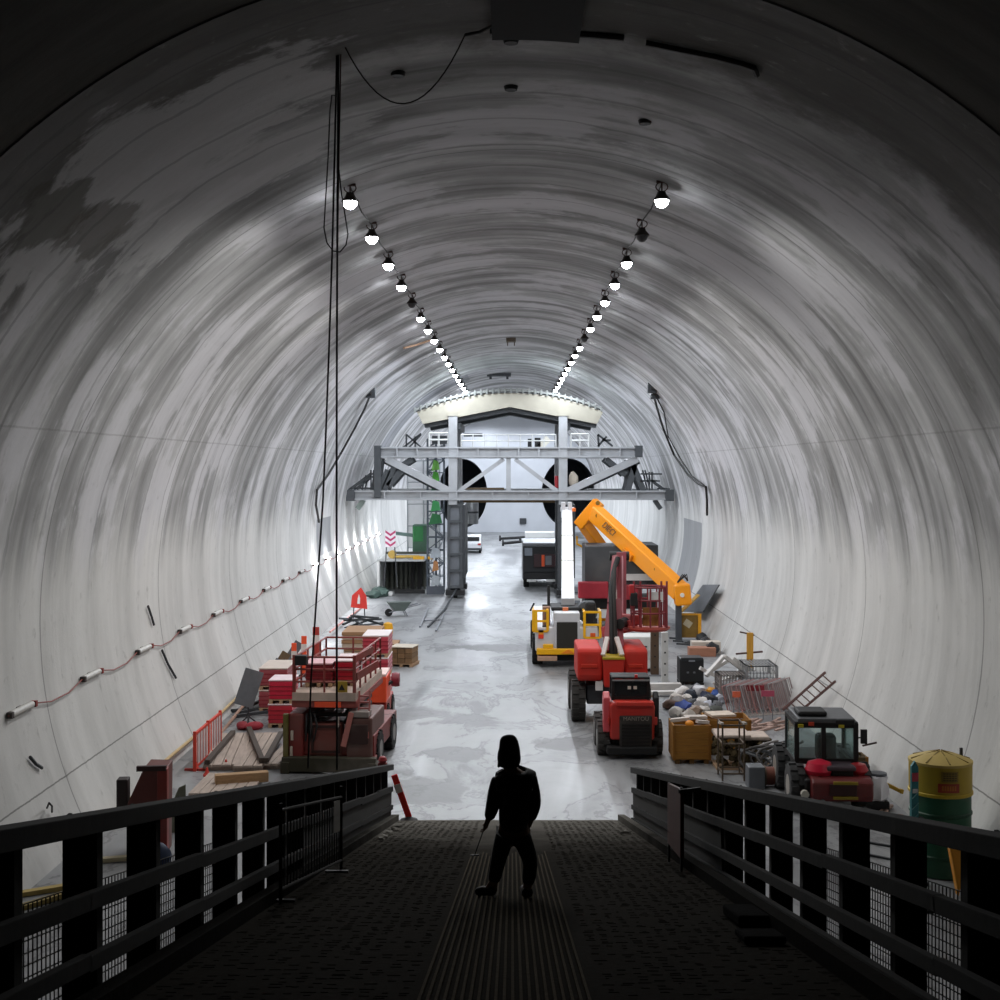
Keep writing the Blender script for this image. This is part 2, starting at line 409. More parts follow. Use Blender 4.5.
M_RAMP = ramp_mat('rusty_deck_plate', '#24211c')
rm = MB()
yb0, yb1 = -6.0, 28.77
rm.prism([(yb0, rampz(yb0)), (yb1, 0.0), (yb1, -.02), (yb1-1.9, -.02), (yb0, rampz(yb0)-.42)], 'x', -2.78, 2.78)
for i in range(195):      # cross cleats of the deck plates
    yy = 5.0+i*.12+random.uniform(-.03, .03); zz = rampz(yy)
    for x0, x1 in ((-2.45, -.66), (.62, 2.35)):
        for k in range(14):
            if random.random() < .35: continue
            xa = x0+(x1-x0)*(k+random.uniform(0, .4))/14; xb = x0+(x1-x0)*(k+random.uniform(.5, .9))/14; yj = yy+random.uniform(-.06, .06)
            rm.box(((xa+xb)/2, yj, rampz(yj)+.002), (xb-xa, random.uniform(.015, .03), .006), Matrix.Rotation(-math.atan(SLOPE), 3, 'X'))
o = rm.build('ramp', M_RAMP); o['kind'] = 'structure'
for sx, nm in ((-1, 'left'), (1, 'right')):
    g = MB()
    xk = -2.56 if sx < 0 else 2.40
    g.bar((xk, 2, rampz(2)+.05), (xk, 28.6, rampz(28.6)+.05), .14, .16)
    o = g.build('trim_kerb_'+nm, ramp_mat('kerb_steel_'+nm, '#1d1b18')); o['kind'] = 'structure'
    g = MB()
    g.bar((sx*2.3, -4, rampz(-4)-.62), (sx*2.3, 25.5, rampz(25.5)-.55), .3, .5)
    for yy in (3, 9, 15, 20): g.bx(sx*2.3-.15, sx*2.3+.15, yy-.15, yy+.15, 0, rampz(yy)-.8)
    o = g.build('beam_ramp_'+nm, mat('#24221f', .7, .2)); o['kind'] = 'structure'
mb = MB()                 # ribbed walking strip down the middle of the ramp
for i in range(21):
    xx = -.60+i*.055
    ya = 19.6+.5*math.sin(i*2.3)
    mb.bar((xx, 5.0, rampz(5.0)+.010), (xx, ya, rampz(ya)+.010), .02, .03)
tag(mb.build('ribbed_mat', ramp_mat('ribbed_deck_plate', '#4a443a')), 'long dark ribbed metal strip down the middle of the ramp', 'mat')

# barrier fences along both edges of the ramp
M_FEN = mat('#191816', .95, 0, .35, 5, .3)
M_MESH = mat('#4a4744', .6, .3)
def fence(sx, label, ys, top, y_far):
    t = thing('ramp_fence', label, 'fence', (sx*2.7, 0, 0))
    e = sx*.0
    for yy in ys:
        z = rampz(yy)
        p = MB()
        p.bx(min(0, sx*.21), max(0, sx*.21), yy-.012, yy+.012, z-.35, z+top-.02)
        for xx in (0.0, sx*.2): p.bx(xx-.012, xx+.012, yy-.06, yy+.06, z-.35, z+top-.02)
        p.build('post', M_FEN, t)
    y0, y1 = 2.2, y_far
    def rail(nm, zc, h, w, xo, ya=y0, yz=y1, seg=1, m=M_FEN):
        r = MB(); st = ya
        n = max(1, int((yz-ya)/seg)) if seg > 1 else 1
        for i in range(n):
            a, b = ya+(yz-ya)*i/n, ya+(yz-ya)*(i+1)/n
            j = random.uniform(-.012, .012) if n > 1 else 0
            r.bar((xo, a, rampz(a)+zc+j), (xo, b+.03, rampz(b)+zc+j), w, h)
        return r.build(nm, m, t, .006)
    rail('top_rail', top-.055, .12, .16, -sx*.02)
    rail('middle_rail', .675, .11, .07, -sx*.05, seg=2.9)
    rail('lower_rail', .29, .10, .07, -sx*.05, seg=2.9)
    rail('toe_board', -.04, .2, .07, -sx*.05)
    rail('far_panel', .36, .56, .03, -sx*.03, 16.5, y1, m=mat('#2a2926', .9, 0, .35, 3, .2))
    mesh = MB()
    xo = sx*.24
    for k in range(13):
        zz = -.2+k*.075
        mesh.bar((xo, 4, rampz(4)+zz), (xo, 13, rampz(13)+zz), .007)
    for k in range(120):
        yy = 4+k*.075
        mesh.bar((xo, yy, rampz(yy)-.2), (xo, yy, rampz(yy)+.7), .007)
    mesh.build('wire_mesh', M_MESH, t)
    return t
fence(1, 'dark post and rail fence along the right edge of the ramp', [4.83+1.45*i for i in range(17)], 1.16, 28.5)
fence(-1, 'dark post and rail fence along the left edge of the ramp', [4.28+1.4*i for i in range(18)], 1.22, 28.6)

# ---------------------------------------------------------------- ceiling floodlights and their light
M_HOUS = mat('#2b2522', .5, .4); M_LENS = emis('led_lens', (.93, .96, 1.0), 60.0); M_LOFF = mat('#3a3a3c', .3)
LAMPS = []
def lamp_geo(label, x, y, z, on, side, group):
    t = thing('ceiling_floodlight', label, 'lamp', (x, y, z), 0, group)
    zc = CZ+math.sqrt(R*R-x*x)-z
    b = MB().tube([(0, 0, .16), (0, 0, zc+.03)], .018, 6)
    b.tube([(.13*math.cos(a), 0, .27+.1*math.sin(a)) for a in [2*PI*i/14 for i in range(14)]], .014, 6, closed=True)
    b.bar((-.12, 0, zc), (.12, 0, zc), .07, .05)
    b.build('bracket', mat('#4a2d26', .7, .2), t)
    MB().lathe([(.02, .18), (.08, .17), (.1, .1), (.185, .0), (.19, -.03), (.17, -.03)], 20).build('housing', M_HOUS, t, 0, True)
    MB().lathe([(.01, -.19), (.07, -.175), (.125, -.12), (.15, -.05), (.15, .0)], 20).build('lens', M_LENS if on else M_LOFF, t, 0, True)
    if on: LAMPS.append((x, y, z-.32))
    return t
for side, x, z, y0, dy, off in (('left', -3.5, 13.57, 28.1, 4.35, (4,)), ('right', 3.25, 13.62, 28.2, 4.3, (1, 7))):
    for k in range(30):
        y = y0+dy*k
        on = k not in off
        if k < 17:
            lab = '%s round ceiling floodlight, %s along the %s row from the camera' % ('lit' if on else 'unlit dark', ORD[k], side)
            lamp_geo(lab, x, y, z, on, side, side+' row of ceiling floodlights')
        else:
            lamp_geo('lit ceiling floodlight beyond the gantry at the far end of the %s row' % side, x, y, z, on, side, 'far ceiling floodlights of the %s row' % side)
    # feeder cable that links the row
    c = MB(); pts = []
    for k in range(30*2):
        y = y0+dy*k/2
        pts.append((x, y, CZ+math.sqrt(R*R-x*x)-(.04 if k % 2 == 0 else .16)))
    c.tube(pts, .018, 5)
    tag(c.build('feeder_cable', mat('#2a2826', .7)), 'black feeder cable linking the %s row of ceiling floodlights' % side, 'cable')
LP = 640.0
for i, (x, y, z) in enumerate(LAMPS):
    ld = bpy.data.lights.new('floodlight_beam', 'SPOT'); yk = (y-28)/4.33; ld.energy = LP*(.95+.36*min(1, max(0, (yk-3)/9))); ld.color = (.985, .98, .955) if yk < 4 else (.93, .96, 1.0) if yk < 8 else (.84, .91, 1.0)
    ld.spot_size = math.radians(175); ld.spot_blend = .4; ld.shadow_soft_size = .16
    lo = bpy.data.objects.new('floodlight_beam', ld); COL.objects.link(lo); lo.location = (x, y, z)
# wall battens, left
M_BAT = mat('#c4c2bd', .5); M_BON = emis('batten_tube', (.95, .97, 1.0), 25.0)
pts = []
for k in range(17):
    y = 26.0+4.32*k
    x = -9.78; z = CAMZ-.489*9.87
    on = k >= 9
    lab = '%s batten light on the left wall, %s from the camera' % ('glowing' if on else 'unlit grey', ORD[k])
    t = thing('wall_batten_light', lab, 'lamp', (x, y, z), 0, 'batten lights along the left wall')
    MB().bx(-.16, -.08, -.1, .1, -.06, .06).bx(-.09, -.03, -.6, .6, -.05, .05).build('back_box', mat('#6d6a66', .6), t)
    MB().tube([(-.03, -.56, 0), (-.03, .56, 0)], .07, 12).build('diffuser', M_BON if on else M_BAT, t, 0, True)
    MB().bx(-.07, .05, -.68, -.58, -.06, .06).build('end_cap', mat('#3a3330', .6), t)
    MB().bx(-.07, .05, .58, .68, -.06, .06).build('end_cap', mat('#8a2a22', .6), t)
    if on:
        ld = bpy.data.lights.new('batten_glow', 'POINT'); ld.energy = 95; ld.shadow_soft_size = .12; ld.color = (.95, .97, 1.0)
        lo = bpy.data.objects.new('batten_glow', ld); COL.objects.link(lo); lo.location = (x+.2, y, z)
    pts += [(x-.02, y-.7, z), (x-.02, y+.7, z), (x, y+1.6, z-.13), (x, y+2.7, z-.13)]
tag(MB().tube(pts, .016, 5).build('batten_cable', mat('#8a4a42', .7)), 'thin reddish cable sagging between the left wall batten lights', 'cable')
# ================================================================ LEFT SIDE OF THE CAVERN
RED, MAROON, ORANGE, DARK, STEEL = '#b5392f', '#7d2b27', '#e04a22', '#1b1b1c', '#8d9096'
M_RED = mat(RED, .5, 0, .25, 3, .1, .35); M_MAR = mat(MAROON, .55, 0, .3, 3, .12, .4); M_ORG = mat('#ff5a33', .5, 0, .15, 3, .05)
M_BLK = mat(DARK, .7, 0, .3, 6, .2); M_STL = mat(STEEL, .5, .45, .25, 4, .1, .2); M_WHT = mat('#e4e4e2', .55, 0, .1, 3, .05, .15)
M_YEL = mat('#e2a81c', .5, 0, .15, 3, .05, .1); M_TIM = wood('#b99878'); M_TIMY = wood('#b08a62', 'y'); M_CRM = mat('#cfc3b4', .7, 0, .2, 3, .1, .3)
M_GRY = mat('#6f7378', .6, .1, .3, 4, .15, .2); M_DGR = mat('#3a3d41', .6, .1, .3, 4, .15)

# --- big red scissor lift parked at the foot of the ramp
o0 = FL(331, 772)
t = thing('scissor_lift', 'large red scissor lift with guard rails, standing beside the ramp fence', 'scissor lift', o0, math.radians(-4))
g = MB().bx(-1.1, 1.12, .0, 3.6, .42, .95); g.bx(-1.14, 1.16, -.05, .25, .1, .42); g.build('chassis', M_MAR, t, .03)
g = MB().bx(-1.22, 1.2, -.28, -.02, .05, .42).bx(-1.25, -1.02, -.3, .1, .0, .3).bx(1.0, 1.22, -.3, .1, .0, .3); g.build('bumper', mat('#33301f', .7, 0, .4, 4, .2, .6), t, .02)
for x in (-1.0, 1.02):
    for y in (.75, 2.9): wheel(t, x, y, .46, .3)
MB().bx(-.55, .28, -.04, .3, .42, 1.24).build('front_panel', mat('#7a4038', .6, 0, .3, 4, .1, .5), t, .03)
g = MB()
for k in range(4):
    z0 = 1.0+k*.2
    for x in (-.5, .3):
        g.bar((x, .4, z0), (x, 3.3, z0+.2), .1, .1); g.bar((x+.12, 3.3, z0), (x+.12, .4, z0+.2), .1, .1)
    g.cyl((-.6, .4, z0), (.5, .4, z0), .05, n=10)
g.build('scissor_stack', mat('#2a2422', .6, .2), t)
g = MB().bx(.42, 1.08, -.1, 1.8, .35, 1.42); g.build('engine_box', mat('#6b4a44', .6, 0, .3, 4, .1, .6), t, .05)
MB().bx(.5, 1.0, -.12, .3, 1.42, 1.58).build('engine_cowl', mat('#9a8f8a', .6, 0, .3, 5, .1, .3), t, .03)
g = MB().bx(-1.1, -.7, -.1, 1.6, .35, 1.5); g.build('battery_box', M_MAR, t, .05)
g = MB().bx(-1.0, .68, -.1, 3.9, 1.66, 1.84); d = g.build('platform_deck', mat('#94413a', .6, 0, .3, 3, .1, .3), t, .02)
MB().bx(-.98, .66, -.13, 3.85, 1.84, 2.05).build('deck_edge', mat('#c9b4a6', .7, 0, .25, 4, .1, .4), d)
MB().bx(-.4, .28, -.14, -.1, 1.68, 1.82).build('front_stripe', M_ORG, d)
g = MB()
def railrun(pts, z0, z1, nr=2, r=.028):
    for a, b in zip(pts, pts[1:]):
        a, b = V(a), V(b); n = max(1, round((b-a).length/.8))
        for k in range(n+1):
            p = a+(b-a)*k/n; g.tube([(p.x, p.y, z0), (p.x, p.y, z1)], r, 7)
        for k in range(nr+1):
            zz = z0+(z1-z0)*(k+1)/(nr+1); g.tube([(a.x, a.y, zz), (b.x, b.y, zz)], r, 7)
railrun([(.62, -.05), (-.94, -.05), (-.94, 3.8), (.62, 3.8), (.62, -.05)], 2.0, 2.95)
g.bar((.62, -.05, 2.9), (.9, 1.0, 3.02), .05, .16); g.bar((.66, 0, 2.45), (1.0, 1.2, 2.6), .05, .2)
for x in (-.94, .62): g.bar((x, -.06, 1.9), (x, -.06, 3.0), .08, .08)
g.build('guard_rail', mat('#8e3a34', .5, 0, .2, 3, .05, .3), t)
MB().bx(-.9, -.6, -.2, .05, 2.75, 3.0).build('control_box', M_BLK, t, .02)
y_ = MB().bx(.16, .44, -.1, -.07, 2.06, 2.34).build('warning_plate', mat('#a88a2c', .6), t)
MB().prism([(.22, 2.12), (.38, 2.12), (.30, 2.27)], 'y', -.112, -.098).build('warning_triangle', M_BLK, y_)
g = MB()
for x in (.7, .98): g.bar((x, -.12, .9), (x, .2, 2.05), .04, .05)
for k in range(7): g.bx(.7, .98, -.1+k*.045, -.04+k*.045, 1.0+k*.15, 1.04+k*.15)
g.build('ladder', mat('#a8605a', .6), t)
g = MB()
for x0, x1, z0, z1 in ((-.5, .25, .5, .56), (-.5, .25, 1.14, 1.2), (-.5, -.44, .5, 1.2), (.19, .25, .5, 1.2)): g.bx(x0, x1, -.07, -.03, z0, z1)
g.build('panel_rim', mat('#3a201c', .7), t)
for x, z in ((-.98, .95), (-1.0, .55), (.2, 1.3)): MB().bx(x-.03, x+.03, -.16, -.08, z-.12, z+.12).build('white_marker', mat('#c8bcae', .5), t)
MB().bx(-1.2, -1.08, -.2, -.05, .42, 1.5).build('side_strip', mat('#6a6226', .6, 0, .3, 4, .1, .4), t)
for k in range(3): MB().tube([(-.62+.1*k, -.06, 1.5), (-.6+.14*k, -.16, 1.2), (-.64+.1*k, -.08, .8)], .025, 6).build('hydraulic_hose', M_BLK, t)
MB().bx(.5, .98, -.15, -.09, .75, 1.25).build('service_hatch', mat('#3b2522', .7, 0, .3, 5, .2, .4), t, .02)
g = MB().bar((.35, -.15, .7), (.55, -.12, 1.55), .1, .14); g.build('hydraulic_arm', mat('#c07870', .5, 0, .2, 3, .1, .2), t)

# --- red wrapped packs
def pack(label, loc, w=.72, d=1.0, h=.72, red='#c22a3c', top='#e9d6d8', rz=0):
    q = thing('wrapped_pack', label, 'pack', loc, rz, 'red wrapped packs of boards')
    p = MB()
    for x in (-w*.42, 0, w*.42): p.bx(x-.05, x+.05, 0, d, 0, .1)
    p.bx(-w/2, w/2, 0, d, .1, .13); p.build('pallet', M_TIM, q)
    b = MB().bx(-w/2, w/2, 0, d, .13, h-.04).build('wrapping', mat(red, .35, 0, .3, 4, .3), q, .04)
    s = MB()
    for k in range(1, 4): s.bx(-w/2-.012, w/2+.012, -.012, d+.012, .13+k*(h-.2)/4-.012, .13+k*(h-.2)/4+.012)
    s.build('strap', mat('#8c1626', .4), b)
    MB().bx(-w/2-.01, w/2+.01, -.01, d+.01, h-.04, h).build('top_sheet', mat(top, .4, 0, .15, 3, .1), q, .01)
    return q
a = FL(280, 728)
pack('lower red wrapped pack on the floor left of the scissor lift', a)
pack('upper red wrapped pack with a pale top left of the scissor lift', a+V((.02, .02, .72)), red='#d02040', top='#f2dde2')
c = V((o0.x, o0.y, 2.065))
pack('dark red wrapped pack on the left of the scissor lift platform', c+V((-.42, .7, 0)), w=.7, d=1.3, h=.62, red='#7a2028', top='#e8b8bd')
pack('bright red wrapped pack on the right of the scissor lift platform', c+V((.22, .9, 0)), w=.5, d=1.3, h=.66, red='#cc2438', top='#efdadb')
b = V((-4.55, 43.2, 0))
for k, nm in enumerate(('lowest', 'middle', 'topmost')):
    pack('%s pale red pack of the stack of three just behind the scissor lift' % nm, b+V((0, .02*k, .74*k)), w=.85, d=1.6, h=.74, red='#c84a58', top='#efe2e2')
b = FL(276, 712); b.x -= .1
for k, nm in enumerate(('lower', 'upper')):
    pack('%s faded red pack by the left wall behind the brighter pair of packs' % nm, b+V((0, 0, .7*k)), w=.9, d=1.8, h=.7, red='#a04a50', top='#d8c8bc')

# --- orange machine half hidden behind the scissor lift
o1 = FL(372, 731)
t = thing('tracked_carrier', 'orange red machine with a big black wheel half hidden behind the scissor lift', 'machine', o1)
MB().bx(-.6, .42, .1, 2.3, .4, .8).build('chassis', M_RED, t, .03)
for x in (-.5, .36):
    for y in (.4, 1.9): wheel(t, x, y, .36, .22)
bxo = MB().bx(-.12, .44, -.1, 1.2, .85, 1.62).build('side_box', M_ORG, t, .03)
MB().bx(-.1, .42, -.1, 1.2, 1.62, 1.7).build('lid', mat('#f0ccc4', .5), bxo, .02)
MB().bx(-.17, -.10, -.13, .1, .8, 1.55).build('corner_bar', mat('#c03818', .5), bxo)
MB().lathe([(.05, -.12), (.2, -.12), (.22, 0), (.2, .12), (.05, .12)], 18, (.62, .9, 1.38), 'x').build('hose_reel', mat('#8a2c3c', .5, 0, .3, 5, .2), t, 0, True)
g = MB(); g.bx(-.2, -.14, -.08, -.04, .2, 1.0); g.bx(-.08, -.0, -.1, -.04, .5, .62); g.build('marker_light', M_YEL, t)
MB().bar((.4, .5, 1.3), (.62, .9, 1.38), .08).build('reel_arm', M_BLK, t)

# --- things along the left wall
def delineator(label, px, py, h, w=.18, lean=0.0, m=None):
    q = FL(px, py)
    t = thing('delineator_post', label, 'post', q, 0, 'orange delineator posts')
    MB().lathe([(.19, 0), (.19, .04), (.1, .07), (.05, .1)], 16).build('rubber_base', M_BLK, t, 0, True)
    MB().bar((0, 0, .08), (lean, 0, h), w, .05, (0, 1, 0)).build('post', m or M_ORG, t, .015)
    MB().bar((lean*.62, -.006, h*.62), (lean*.8, -.006, h*.8), w+.01, .055, (0, 1, 0)).build('reflective_band', mat('#e8dcd6', .4), t)
    return t
delineator('orange delineator post by the left wall, first behind the scissor lift', 294, 683, 1.45)
delineator('orange delineator post by the left wall, second behind the scissor lift', 304, 676, 1.5, .2)
delineator('taller dull red delineator post by the left wall, third behind the scissor lift', 316, 668, 1.6, .26, m=M_RED)
delineator('bright red delineator leaning at the left foot of the ramp', 409, 821, 1.02, .14, -.33, mat('#f0281e', .5))
q = V((-2.86, 28.75, 0))
t = thing('fence_end_post', 'stout dark red post at the far end of the left ramp fence', 'post', q)
MB().bx(-.1, .1, -.08, .08, 0, 1.28).build('post', M_MAR, t, .02)
MB().lathe([(.07, 0), (.1, .05), (.07, .12), (.02, .14)], 14, (0, 0, 1.28)).build('cap', mat('#a8353a', .5), t, 0, True)

t = thing('site_barrier', 'white site barrier with orange red frame along the left wall', 'barrier', (-8.15, 33.4, 0), math.radians(90))
MB().bx(0, 2.9, -.02, .02, .12, .9).build('panel', mat('#d9cfce', .6), t)
g = MB()
for x in (0, 1.45, 2.9): g.bx(x-.035, x+.035, -.04, .04, 0, 1.02)
for z in (.1, .95): g.bx(0, 2.9, -.03, .03, z-.03, z+.03)
g.build('frame', mat('#d8402c', .5), t)
for i in range(9):
    MB().bx(.17+i*.3, .27+i*.3, -.03, .03, .14, .9).build('bar', M_ORG if i in (4, 5) else mat('#c98a84', .5), t)
for x in (.1, 2.8): MB().bx(x-.06, x+.06, -.28, .28, 0, .05).build('foot', mat('#a8352c', .6), t)

# yellow hose and brown pipe running low along the left wall
def wallpath(pix, off): return [W(px, py, off) for px, py in pix]
pp = wallpath([(96, 822), (130, 800), (160, 765), (190, 740), (212, 722), (230, 704), (247, 688), (262, 673), (280, 660), (292, 652)], .12)
tag(MB().tube(pp, .045, 7).build('wall_hose', mat('#c2a878', .6)), 'pale yellow hose running low along the left wall', 'hose')
pp = wallpath([(160, 792), (190, 768), (214, 742), (238, 712), (262, 684), (284, 660)], .3)
tag(MB().tube(pp, .05, 7).build('wall_pipe', mat('#a4806c', .6)), 'brownish pipe lying along the foot of the left wall', 'pipe')
pp = wallpath([(330, 632), (345, 620), (362, 607)], .5)
tag(MB().tube(pp, .05, 7).build('barrier_tape', mat('#e8a49a', .6)), 'faded pink barrier tape strung along the left wall behind the posts', 'tape')

# sign seen from behind, on a sandbagged stand
q = FL(249, 728)
t = thing('road_sign', 'grey back of a tilted road sign on a stand left of the red packs', 'sign', q, math.radians(35))
MB().box((0, 0, 1.2), (.62, .02, 1.1), Matrix.Rotation(.35, 3, 'Y')).build('sign_plate', M_GRY, t)
g = MB().tube([(0, .05, 0), (0, .05, 1.2)], .03, 8)
for a in (0, 2.1, 4.2): g.tube([(0, .05, .35), (.4*math.cos(a), .05+.4*math.sin(a), .02)], .022, 6)
g.build('stand', M_DGR, t)
def sandbag(label, p, hexc, sz=(.3, .2, .14), grp=None, nm='sandbag', cat='sandbag'):
    m_ = MB().blob((0, 0, sz[2]*.72), sz, .06, 2)
    o = m_.build(nm, mat(hexc, .7, 0, .25, 6, .4), None, 0, True, p, random.uniform(0, 3))
    return tag(o, label, cat, grp)
sandbag('dark red sandbag left of the foot of the tilted grey sign', FL(243, 729), '#8f2430', grp='red sandbags')
sandbag('dark red sandbag right of the foot of the tilted grey sign', FL(254, 729.5), '#a02a38', grp='red sandbags')
# scrap steel by the wall
for i, (px, py, l, a) in enumerate(((258, 716, 1.6, .5), (258, 711, 1.5, .9), (250, 712, 1.2, .2), (255, 706, 1.2, 1.2))):
    q = FL(px, py)
    tag(MB().bar((-l/2, 0, .06), (l/2, .0, .12), .1, .1).build('scrap_beam', M_DGR, None, .01, loc=q, rz=a),
        'dark scrap steel beam behind the tilted grey sign, %s from the front' % ORD[[0, 2, 1, 3][i]], 'beam', 'scrap beams by the left wall')
for i, (px, py, an) in enumerate(((257, 690, .9), (264, 676, .95), (278, 664, .9))):
    p = W(px, py, .25)
    tag(MB().box((0, 0, 0), (.42, .03, 1.15), Matrix.Rotation(.5, 3, 'Y') @ Matrix.Rotation(.3, 3, 'X')).build('leaning_sheet', (M_GRY, wood('#7a6248', 'z'), M_GRY)[i], None, 0, loc=(p.x+.5, p.y, max(.72, p.z)), rz=an),
        ('grey sheet propped against the left wall above the grey sign', 'brown board propped against the left wall beyond the grey sign', 'small grey sheet on the left wall beside the orange posts')[i], 'sheet')

# timber deck panels on the floor in front of the packs
M_DECK = wood('#b7a69a', 'y')
def deck(label, px0, px1, py0, py1, rz=0, z=0.0):
    a = FL((px0+px1)/2, py1); b = FL((px0+px1)/2, py0); wd = (px1-px0)/((py1-VY)/CAMZ)
    g = MB(); n = max(3, round(wd/.24)); L_ = b.y-a.y
    for i in range(n): g.bx(-wd/2+i*wd/n+.01, -wd/2+(i+1)*wd/n-.01, 0, L_, .1+.004*(i % 3), .16+.006*(i % 2))
    for y in (.15, L_/2, L_-.15): g.bx(-wd/2, wd/2, y-.06, y+.06, 0, .1)
    return tag(g.build('timber_deck', M_DECK, None, .006, loc=(a.x, a.y, z), rz=rz), label, 'deck panel', 'pale timber deck panels')
deck('pale timber deck panel on the floor nearest the white site barrier', 203, 240, 738, 771, .12)
deck('pale timber deck panel on the floor midway between barrier and scissor lift', 233, 262, 738, 772, .06)
deck('pale timber deck panel on the floor against the scissor lift', 262, 287, 736, 770, -.05)
deck('pale timber deck panel nearest the ramp fence on the left', 188, 250, 779, 800, .0)
for i, (a, b, lab) in enumerate((((207, 772), (233, 741), 'dark beam lying between the first two pale deck panels'), ((262, 770), (249, 737), 'left dark beam of the V laid on the pale deck panels'), ((266, 770), (281, 742), 'right dark beam of the V laid on the pale deck panels'))):
    p, q = FL(*a), FL(*b)
    tag(MB().bar(p+V((0, 0, .25)), q+V((0, 0, .25)), .14, .12).build('dark_beam', wood('#4c4038', 'y'), None, .01), lab, 'beam', 'dark beams on the deck panels')
p, q = FL(215, 790), FL(268, 786)
tag(MB().bar(p+V((0, 0, .25)), q+V((0, 0, .25)), .25, .24).build('timber_baulk', wood('#b08d68'), None, .01), 'light brown timber baulk just behind the left ramp fence', 'timber')
for i, (px, py) in enumerate(((207, 776), (226, 768), (196, 770), (213, 758))):
    tag(MB().lathe([(.1, 0), (.1, .04), (.05, .1), (.02, .22)], 12).build('marker_cone', mat('#d23c30', .5), None, 0, True, FL(px, py)), 'small red marker by the pale deck panels, %s of four from the front' % ORD[(0, 2, 1, 3)[i]], 'marker', 'small red markers')

# rusty steel cabinet and boards just behind the left fence
q = FL(147, 858)
t = thing('steel_cabinet', 'rusty red steel cabinet behind the near end of the left ramp fence', 'cabinet', q, .1)
MB().prism([(-.38, 0), (.36, 0), (.38, 1.78), (-.06, 1.8), (-.38, 1.1)], 'y', 0, .8).build('body', mat('#6a3530', .6, .1, .35, 3, .2, .4), t, .02)
MB().bx(.2, .40, -.04, .2, .02, 1.78).build('door', mat('#8a3129', .55, 0, .25, 3, .1, .3), t, .02)
MB().bx(.24, .32, -.08, -.03, .9, 1.05).build('latch', M_BLK, t)
MB().bx(-.2, .38, -.05, .05, 1.74, 1.84).build('top_bar', mat('#3b2220', .6), t)
MB().bx(-.62, -.40, .1, .4, .9, 1.55).build('side_box', mat('#2f2322', .6), t, .02)
tag(MB().blob((0, 0, .22), (.22, .2, .28), .08).build('blue_bag', mat('#23304a', .7, 0, .2, 5, .3), None, 0, True, FL(160, 868)), 'dark blue bag at the foot of the rusty red cabinet', 'bag')
q = FL(178, 832)
tag(MB().prism([(-.16, 0), (.16, 0), (.16, 1.0), (.02, .95), (-.16, .55)], 'y', -.02, .02).build('propped_board', mat('#6e7262', .7), None, 0, loc=q+V((0, 0, .0)), rz=.4), 'dull grey green panel standing right of the rusty cabinet', 'panel')
for i, (px, py, l, a, hx) in enumerate(((52, 892, 1.2, .5, '#b8a060'), (40, 905, 1.0, .9, '#8d7a44'), (113, 862, .7, .2, '#c8bc9a'))):
    tag(MB().bar((-l/2, 0, .05), (l/2, 0, .07), .16, .08).build('loose_plank', wood(hx), None, 0, loc=FL(px, py), rz=a), ('yellowish plank on the floor behind the left end of the left fence', 'olive plank on the floor nearest the left edge of the view', 'short pale plank on the floor left of the rusty cabinet')[i], 'plank')
tag(MB().tube([W(47, 808, .05), W(49, 803, .3), W(52, 806, .3), W(52, 812, .05)], .02, 6).build('wall_hook', M_BLK), 'small dark hook on the left wall above the near fence rail', 'hook')

# --- timber, pallets and scrap further back on the left
def boards(label, px, py, w, d, n, h=.14, hexc='#c9ad90', z0=0., rz=0, grp='stacked timber on the left'):
    q = FL(px, py); t = thing('timber_stack', label, 'timber stack', q+V((0, 0, z0)), rz, grp)
    for x in (-w*.35, w*.35): MB().bx(x-.06, x+.06, 0, d, 0, .1).build('bearer', M_TIMY, t)
    for k in range(n):
        j = random.uniform(-.05, .05)
        MB().bx(-w/2+j, w/2+j, j, d+j, .1+k*h, .1+k*h+h-.02).build('board_layer', wood(hexc if k % 2 else '#a9825e'), t, .005)
    return t
boards('tall stack of orange brown timber behind the scissor lift', 379, 672, .62, 1.4, 8, .13, '#b5835a')
boards('wide stack of pale boards beyond the scissor lift on the left', 361, 662, 1.5, 2.2, 7, .16, '#cdb9a4')
boards('low stack of light brown boards between the pale and the orange stacks', 384, 661, 1.0, 1.3, 5, .12, '#bd9a72')
q = FL(401, 667)
t = thing('pallet_load', 'square pallet of brown blocks standing alone beside the roadway', 'pallet', q, -.2)
g = MB()
for x in (-.4, 0, .4): g.bx(x-.06, x+.06, 0, 1.0, 0, .1)
for k in range(5): g.bx(-.5, .5, k*.22, k*.22+.12, .1, .13)
g.build('pallet', M_TIM, t)
for k in range(3):
    for i in range(3): MB().bx(-.44+i*.3, -.16+i*.3, .02, .92, .14+k*.2, .33+k*.2).build('block', mat(('#8f7152', '#7f6448')[(k+i) % 2], .85, 0, .3, 5, .3), t, .01)
MB().bx(-.47, .47, -.02, .96, .75, .78).build('cover_sheet', mat('#c8bcaa', .6), t)
